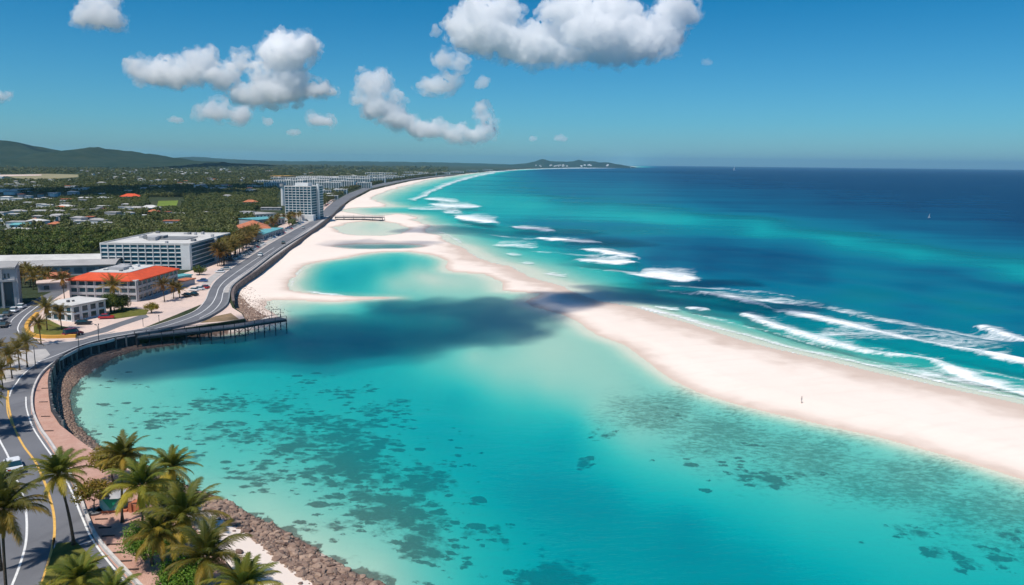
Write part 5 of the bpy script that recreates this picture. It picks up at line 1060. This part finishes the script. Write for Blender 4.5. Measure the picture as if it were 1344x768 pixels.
# distant hotels along the bay
hrow = [(360,246,26,6),(378,243,40,6),(412,243,40,7),(430,249,34,9),(450,246,30,8),(440,240,40,6),(470,242,30,7),(478,247,18,7),(492,240,26,6),(400,238,50,4),(366,237,20,3.5),(465,236,40,4.5),(505,238,20,5),(520,235.5,20,4),(500,233.5,34,3.5),(540,232,24,3),(560,230,24,2.6),(580,228.5,20,2.3),(345,241,22,4),(334,247,18,3),(425,256,18,6),(436,262,14,5),(448,255,14,6),(600,227,16,2),(620,225.3,14,1.8),(640,224,12,1.4),(420,235,60,3.2),(545,227.5,30,1.6),(500,229,40,2)]
for k, (x, y, w, h) in enumerate(hrow):
    p = L(x, y); d = p.y; a = w*d/F; hh = h*d/F; name = 'hotel'
    root = empty(name, p-Vector((a/2,0,0)), rr.uniform(-.12,.12), 'pale terraced hotel block in the distant rows along the bay', 'hotel', 'distant hotels along the bay'); b = a*.35; m_ = MB(); fl = max(3, min(8, int(h)))
    m_.box(0,0,0,a,b,hh); m_.build('wall', MT['white'], root); fh = hh/fl
    m_ = MB(); m_.box(-.5,-.5,hh+.01,a+.5,b+.5,hh+hh*.06); m_.box(a*.4,b*.3,hh+.01,a*.55,b*.7,hh*1.2); m_.build('roof', MT['roofwhite'], root)
    for j in range(fl):
        m_ = MB(); m_.box(a*.02,-.4,fh*(j+.3),a*.98,-.01,fh*(j+.8)); m_.build('window_band', MT['glass'], root); 
    nb = max(3, int(w/3))
    for j in range(nb+1): m_ = MB(); m_.box(a*j/nb-a*.012,-1.4,0,a*j/nb+a*.012,-.42,hh); m_.build('pillar', MT['white'], root)
    houses.append((p, a*.5))
lowb('yellowish flat building behind the distant hotels', (369,234.5),(390,234.3), 231.3, 60, 'plaza', 'ochre', False, cat='building', win=False)
p = L(371.5,270); m_ = MB(); m_.tube([(0,0,0),(0,0,22)], [2.2,1.9], 10); rt_ = empty('water_tower', p, 0, 'thin pale round tower left of the hotel tower', 'water tower'); m_.build('shaft', MT['white'], rt_); m_ = MB(); m_.tube([(0,0,22),(0,0,25)], [3,3], 12); m_.build('tank', MT['roofgrey'], rt_)
# fields
sheet('field', [(206,271),(232,270),(234,263.5),(208,264)], MT['field'], .3, 'bright green field in the wooded plain')
MT['dry'] = simple('dry_field', (.24,.21,.10), .95, col2=(.30,.27,.16), scale=.01)
sheet('field', [(20,234),(55,236.2),(104,232.5),(103,229.3),(60,228.2),(0,229.5)], MT['dry'], .3, 'dry olive field below the hills')
sheet('quarry', [(-40,231.2),(0,231.8),(54,230.8),(55,229.3),(0,229.6),(-40,229)], MT['plaza'], .6, 'pale strip of bare sand below the hills')
# individual trees nearest, then the wood as one mass
def tmpl(seed, R_, nclump, leaves, ls, mat, open_=1.0): return leaf_crown(seed, R_, nclump, leaves, ls, 0, mat, open_)
TC = [tmpl(50+k, (3.9,3.9,2.8), 20, 26, .95, 'leaf') for k in range(5)]
TCb = [tmpl(60+k, (4.4,4.4,3.2), 22, 26, 1.0, 'leaf') for k in range(2)]
tp = []
for k in range(7):
    c = (TC+TCb)[k]; root = empty('broadleaf_tree', (0,0,0), 0, 'dark green tree in the wood behind the beach hotels', 'tree', 'trees of the wooded plain'); link('trunk', limbs(3.2, 2.6, 70+k), root); link('crown', c, root, (0,0,3.2)); tp.append(root)
cand = []
G_ = 6.2
yy_ = 335.0
pos = []
# jittered world grid over the plain, nearest first
for iy in range(0, 130):
    for ix in range(-90, 20):
        x = ix*G_+rr.uniform(-2.6, 2.6); y = 330+iy*G_+rr.uniform(-2.6, 2.6)
        q = proj(x, y, LZ)
        if q[0] < -25 or not free(q[0], q[1], 3) or clash(Vector((x, y, 0)), 3.0): continue
        dn = .85
        if 196 < q[0] < 330 and 284 < q[1] < 335: dn = 1
        if vnoise(np.array([x]), np.array([y]), .018, 4)[0] < .40 and not (230 < q[0] < 330 and q[1] > 284): dn = .3
        if rr.random() < dn: pos.append((x, y))
pos.sort(key=lambda a: a[1])
used_t = set()
for i, (x, y) in enumerate(pos[:290]):
    k = rr.randrange(7); s = rr.uniform(.75, 1.25)
    if k not in used_t: used_t.add(k); o = tp[k]; o.location = (x,y,LZ); o.scale = (s,s,s*rr.uniform(.9,1.2)); o.rotation_euler = (0,0,rr.uniform(0,6))
    else: copy_tree(tp[k], (x,y,LZ), rr.uniform(0,6), (s,s,s*rr.uniform(.9,1.2)))
print('individual trees to y', pos[min(289, len(pos)-1)], 'total', len(pos))
def mesh_arr(me):
    V = np.zeros(len(me.vertices)*3, np.float32); me.vertices.foreach_get('co', V); Fi = np.zeros(len(me.loops), np.int32); me.loops.foreach_get('vertex_index', Fi)
    t = np.zeros(len(me.vertices), np.float32); me.attributes['tone'].data.foreach_get('value', t); return V.reshape(-1, 3), Fi.reshape(-1, 4), t
def scatter(name, tms, P, S, label, mat, rsq=(.85, 1.15)):
    VV = []; FF = []; TT = []; off = 0; A_ = [mesh_arr(m) for m in tms]
    for i, (x, y, z) in enumerate(P):
        V, Fi, T = A_[i % len(A_)]; a = rr.uniform(0, 6.28); c, s = math.cos(a), math.sin(a); sc = S[i]; tt = rr.uniform(-.25, .25)
        W = np.empty_like(V); W[:, 0] = (V[:, 0]*c-V[:, 1]*s)*sc+x; W[:, 1] = (V[:, 0]*s+V[:, 1]*c)*sc+y; W[:, 2] = V[:, 2]*sc*rr.uniform(*rsq)+z
        VV.append(W); FF.append(Fi+off); TT.append(np.clip(T+tt, 0, 1)); off += len(V)
    return tag(link(name, arr_mesh(name, np.concatenate(VV), np.concatenate(FF), MT[mat], {'tone': np.concatenate(TT)})), label, kind='stuff')
md = [tmpl(80+k, (4,4,3), 11, 11, 1.7, 'leaf_wood') for k in range(5)]
P = [(x, y, LZ+3.4) for x, y in pos[290:]]
scatter('woodland', md, P, [rr.uniform(.7, 1.3) for _ in P], 'dense dark green woodland covering the plain behind the hotels', 'leaf_wood')
fd = [tmpl(90+k, (4,4,3), 7, 5, 2.6, 'leaf_wood') for k in range(5)]
P = []; S = []
for _ in range(16000):
    v = rr.uniform(.0065, .053); y = (H-LZ)/v; x = y*rr.uniform(-.76, .16); q = proj(x, y, LZ)
    if y < 1130 or not free(q[0], q[1], 1.5) or (q[1] < 237 and q[0] < 106 and q[1] > 228.5): continue
    if vnoise(np.array([x]), np.array([y]), .004, 14)[0] < .33 and rr.random() < .7: continue
    if clash(Vector((x, y, 0)), 1.5): continue
    P.append((x, y, LZ+3)); S.append(max(1.0, y/1400)*rr.uniform(.8, 1.4))
scatter('distant_woodland', fd, P, S, 'hazy dark woodland far out on the plain', 'leaf_wood', (.5, .9))
# palms lining the far beach road read as one belt
P = []; S = []
for _ in range(900):
    f = rr.random(); y = 228+f*50; x = avenue_x(y)-rr.uniform(2, 10+f*8); p_ = L(x, y); P.append((p_.x, p_.y, LZ+3.5)); S.append(max(.7, p_.y/1500)*rr.uniform(.6, 1.1))
scatter('tree_belt', md, P, S, 'belt of trees along the far beach road', 'leaf_wood')

# ------------------------------------------------------------------ hills
def hills(name, prof, D, depth, label, mat, base=0):
    """ridge traced at distance D and given a real depth towards and away from the viewer"""
    xs = np.array([p[0] for p in prof], float); hs = []
    for x, y in prof: d = ray(x, y); hs.append(H+d.z*(D/d.y))
    wx = np.array([ray(x, y).x*(D/ray(x, y).y) for x, y in prof]); n, mrow = 420, 80
    X_ = np.linspace(wx[0], wx[-1], n); Hh = np.interp(X_, wx, hs); R2, C2 = np.meshgrid(np.linspace(-1, 1, mrow), X_, indexing='ij'); HH = np.interp(C2, wx, hs)
    Yh = D+R2*depth; fall = np.clip(1-np.abs(R2)**1.4, 0, 1); nz = vnoise(C2, Yh, 1/(depth*.35), 77, 6)
    Z = (HH)*fall*(.62+.76*(nz-.5)*1.0*(np.abs(R2)**.7)+.38*(1-np.abs(R2)))+(vnoise(C2, Yh, 1/160, 31, 6)-.5)*46*fall*np.clip(HH/120, .1, 1)-6*(fall < .02)+base
    dj = C2+ (vnoise(C2, Yh, 1/(depth*.5), 7, 3)-.5)*depth*.2
    Vh = np.stack([dj, Yh, Z], -1).reshape(-1, 3); ii = np.arange(n*mrow).reshape(mrow, n); Fh = np.stack([ii[:-1,:-1], ii[:-1,1:], ii[1:,1:], ii[1:,:-1]], -1).reshape(-1, 4)
    return tag(link(name, arr_mesh(name, Vh, Fh, MT[mat], smooth=True)), label, kind='structure')
hills('hills', [(-900,214),(-700,196),(-400,186),(-200,192),(-60,176),(0,184.5),(12,188),(26,192),(45,198.5),(62,201.5),(80,203),(96,203.5),(110,199.5),(124,196.5),(140,194.5),(150,196),(165,199.5),(190,204),(215,207.5),(250,210.5),(300,213)], 5200, 1500, 'dark green wooded hills on the left horizon', 'hill')
hills('hills', [(150,212),(225,208),(245,205.6),(262,206.6),(290,208.6),(330,210.5),(380,211.8),(470,211.8),(560,213),(660,215.4)], 15000, 2500, 'faint blue hills beyond the plain', 'hill')
hills('headland', [(640,218),(690,214.6),(703,212.5),(713,209.3),(722,211.5),(730,212.6),(745,212.8),(757,210.2),(766,211.6),(775,211.4),(785,213),(800,214.2),(815,216),(829,219)], 11500, 600, 'long rocky headland at the end of the bay', 'hill')
for i in range(26):
    x = rr.choice([rr.uniform(722, 745), rr.uniform(745, 800), rr.uniform(690, 740)]); y = 218.2-rr.random()*2.0; d = ray(x, 0); p0_ = ray(x, y); D = 10900+rr.uniform(-100, 60); q = Vector((0,0,H))+p0_*(D/p0_.y); s = rr.uniform(7, 14)
    m_ = MB(); m_.box(-s,-8,-10,s,8,rr.uniform(4, 8)); o = m_.build('house', MT['white']); o.location = (q.x, q.y, max(q.z, 5)); tag(o, 'tiny white building on the slope of the headland', 'house', 'buildings on the headland')

# ------------------------------------------------------------------ rocks
def rock_mesh(seed, sub_=2):
    bm = bmesh.new(); bmesh.ops.create_icosphere(bm, subdivisions=sub_, radius=1); o_ = Vector((seed*7.3, seed*1.7, 0))
    for v in bm.verts:
        k = mnoise.noise(v.co*1.1+o_)*.5+mnoise.noise(v.co*2.6+o_)*.22; v.co = v.co*(1+k)
        for ax in range(3): v.co[ax] = max(-.82, min(.82, v.co[ax]))
        v.co.z *= .7
    me = bpy.data.meshes.new('rock'); bm.to_mesh(me); bm.free(); me.materials.append(MT['rock']); return me
RM = [rock_mesh(k) for k in range(8)]; RL = [rock_mesh(20+k, 1) for k in range(8)]
WL = [(520,800),(495,768),(440,742),(400,722),(360,695),(310,668),(285,655),(262,645),(230,628),(200,612),(165,600),(140,590),(118,572),(104,553),(97,530),(97,510),(105,498),(122,485),(150,470),(180,460),(215,455),(235,451)]
IL = [(470,800),(422,768),(390,748),(348,717),(322,695),(282,672),(255,655),(225,645),(190,628),(150,611),(130,598),(100,576),(79,558),(67,540),(64,520),(63.5,503),(67,489),(74,478),(88,468),(108,459.5),(132,453),(182,446)]
rw = [G(x, y, 0.0) for x, y in WL]; ri = [G(x, y, 2.6) if y > 590 else L(x-3, y-2)+Vector((0,0,-2.4)) for x, y in IL]
def along(P, f):
    q = f*(len(P)-1); i = min(int(q), len(P)-2); return P[i].lerp(P[i+1], q-i)
rocks = []
for _ in range(15000):
    f = rr.random()**1.0; w = rr.uniform(-.16, 1.02); a = along(rw, f); b = along(ri, f); p_ = a.lerp(b, w)
    if w < 0 and rr.random() < .35-w*4: continue
    if w > .93 and rr.random() < .7: continue
    sz = rr.uniform(.14, .34)*(1.6 if f < .35 and rr.random() < .16 else 1); rocks.append((p_.x, p_.y, tz(p_.x, p_.y), sz))
for _ in range(16):
    f = rr.random()*.4; a = along(ri, f); p_ = a+Vector((rr.uniform(-5, -1), rr.uniform(-3, 3), 0)); rocks.append((p_.x, p_.y, tz(p_.x, p_.y), rr.uniform(.3, .6)))
rocks.sort(key=lambda a: -a[3]/a[1])
big_ = rocks[:290]; rest = rocks[290:]
for i, (x, y, z, s) in enumerate(big_):
    o = link('boulder', RM[i % 8], None, (x, y, z+s*.15)); o.rotation_euler = (rr.uniform(-.3,.3), rr.uniform(-.3,.3), rr.uniform(0,6.3)); q = s*1.25; o.scale = (q*rr.uniform(.8,1.3), q*rr.uniform(.8,1.2), q*rr.uniform(.6,1))
    tag(o, 'brown boulder in the rock bank along the lagoon shore near the bottom', 'boulder', 'boulders of the rock bank')
def rockfield(name, L_, label):
    A_ = []
    for m in RL:
        V = np.zeros(len(m.vertices)*3, np.float32); m.vertices.foreach_get('co', V); Fi = np.zeros(len(m.loops), np.int32); m.loops.foreach_get('vertex_index', Fi); A_.append((V.reshape(-1,3), Fi.reshape(-1,3)))
    VV = []; FF = []; TT = []; off = 0
    for i, (x, y, z, s) in enumerate(L_):
        V, Fi = A_[i % 8]; a = rr.uniform(0, 6.28); c, sn = math.cos(a), math.sin(a); kx, ky, kz = s*rr.uniform(.8,1.4), s*rr.uniform(.8,1.2), s*rr.uniform(.6,1.1)
        W = np.empty_like(V); W[:,0] = V[:,0]*kx*c-V[:,1]*ky*sn+x; W[:,1] = V[:,0]*kx*sn+V[:,1]*ky*c+y; W[:,2] = V[:,2]*kz+z+s*.12; VV.append(W); FF.append(Fi+off); off += len(V); TT.append(np.full(len(V), rr.random()))
    return tag(link(name, arr_mesh(name, np.concatenate(VV), np.concatenate(FF), MT['rock'], {'tone': np.concatenate(TT)})), label, kind='stuff')
rockfield('rock_bank', rest, 'bank of brown stones between quay wall and lagoon')
# stones of the point beside the pier
ra = [G(x, y, .3) for x, y in [(308,384),(318,392),(328,402),(338,410),(350,417)]]; rb = [G(x, y, 2.2) for x, y in [(305,388),(306,396),(310,404),(318,412),(322,419)]]
rk = []
for _ in range(2200):
    f = rr.random(); p_ = along(ra, f).lerp(along(rb, f), rr.random()**.9); rk.append((p_.x, p_.y, max(tz(p_.x, p_.y), .1), rr.uniform(.2, .42)))
for _ in range(700):
    f = rr.random(); p_ = along(ra, f).lerp(along(rb, f), -rr.random()**2*1.3); rk.append((p_.x, p_.y, tz(p_.x, p_.y), rr.uniform(.12, .3)))
for _ in range(900):
    f = rr.random(); p_ = along([G(190,446,1.0),G(220,441,1.0),(G(262,437,1.0)),G(300,431,1.0),G(325,427,.6)], f)+Vector((0, rr.uniform(-2.5,5), 0)); rk.append((p_.x, p_.y, max(tz(p_.x, p_.y), .0), rr.uniform(.22, .5)))
rockfield('rock_bank', rk, 'fan of reddish stones on the point beside the pier')
MT['skin'] = simple('skin', (.35,.2,.13), .6); MT['shirt'] = simple('pale_shirt', (.55,.56,.58), .8); MT['short'] = simple('pale_trousers', (.6,.6,.58), .8)
# person walking on the sandbar
def person(p, rz, label, s=1.0):
    me = bpy.data.meshes.new('person'); V = [(0,0,.95),(0,0,1.2),(0,0,1.42),(0,0,1.52),(0,.0,1.66),(0,.0,1.76),(.19,0,1.40),(.26,.05,1.13),(.24,.18,.92),(-.19,0,1.40),(-.26,-.05,1.13),(-.24,-.1,.88),(.1,0,.9),(.12,.16,.5),(.12,.05,.06),(.12,.2,.03),(-.1,0,.9),(-.12,-.05,.5),(-.12,-.28,.1),(-.12,-.14,.03)]
    E = [(0,1),(1,2),(2,3),(3,4),(4,5),(2,6),(6,7),(7,8),(2,9),(9,10),(10,11),(0,12),(12,13),(13,14),(14,15),(0,16),(16,17),(17,18),(18,19)]
    me.from_pydata(V, E, []); R_ = [.15,.14,.13,.055,.11,.08,.06,.045,.035,.06,.045,.035,.095,.065,.045,.04,.095,.065,.045,.04]
    me.materials.append(MT['skin']); o = link('person', me, None, p); o.rotation_euler = (0,0,rz); o.scale = (s,)*3
    sk = o.modifiers.new('s', 'SKIN'); 
    if not me.skin_vertices: bpy.context.view_layer.objects.active = o
    ly = me.skin_vertices[0] if me.skin_vertices else None
    if ly:
        for i, r_ in enumerate(R_): ly.data[i].radius = (r_, r_*.85)
        ly.data[0].use_root = True
    o.modifiers.new('u', 'SUBSURF').levels = 1
    m_ = MB(); m_.tube([(0,0,.92),(0,0,1.15),(0,0,1.38),(0,0,1.47)], [.19,.18,.22,.1], 10); m_.build('shirt', MT['shirt'], o)
    m_ = MB(); m_.tube([(0,0,1.0),(0,0,.86)], [.185,.2], 10); m_.tube([(.1,0,.92),(.13,.15,.5)], [.12,.1], 8); m_.tube([(-.1,0,.92),(-.13,-.04,.5)], [.12,.1], 8); m_.build('trousers', MT['short'], o)
    m_ = MB(); m_.tube([(0,-.02,1.66),(0,-.02,1.74),(0,-.02,1.80)], [.125,.12,.05], 10); m_.build('hair', MT['rubber'], o)
    return tag(o, label, 'person')
pp = G(1052, 527, 1.0); pp.z = tz(pp.x, pp.y)-.02; person(pp, .6, 'person in pale clothes walking alone on the middle of the white sandbar', .9)

# ------------------------------------------------------------------ haze
if HAZE:
    m, nt, out = newmat('haze'); v = nt.nodes.new('ShaderNodeVolumePrincipled'); v.inputs['Density'].default_value = HAZE; v.inputs['Color'].default_value = (.42,.8,.98,1); v.inputs['Anisotropy'].default_value = .3
    nt.links.new(v.outputs[0], out.inputs['Volume']); m.cycles.homogeneous_volume = True
    m_ = MB(); m_.box(-150000, -900, -12, 150000, 45000, 395); tag(m_.build('haze', m), 'thin bluish haze over the coast', kind='stuff')
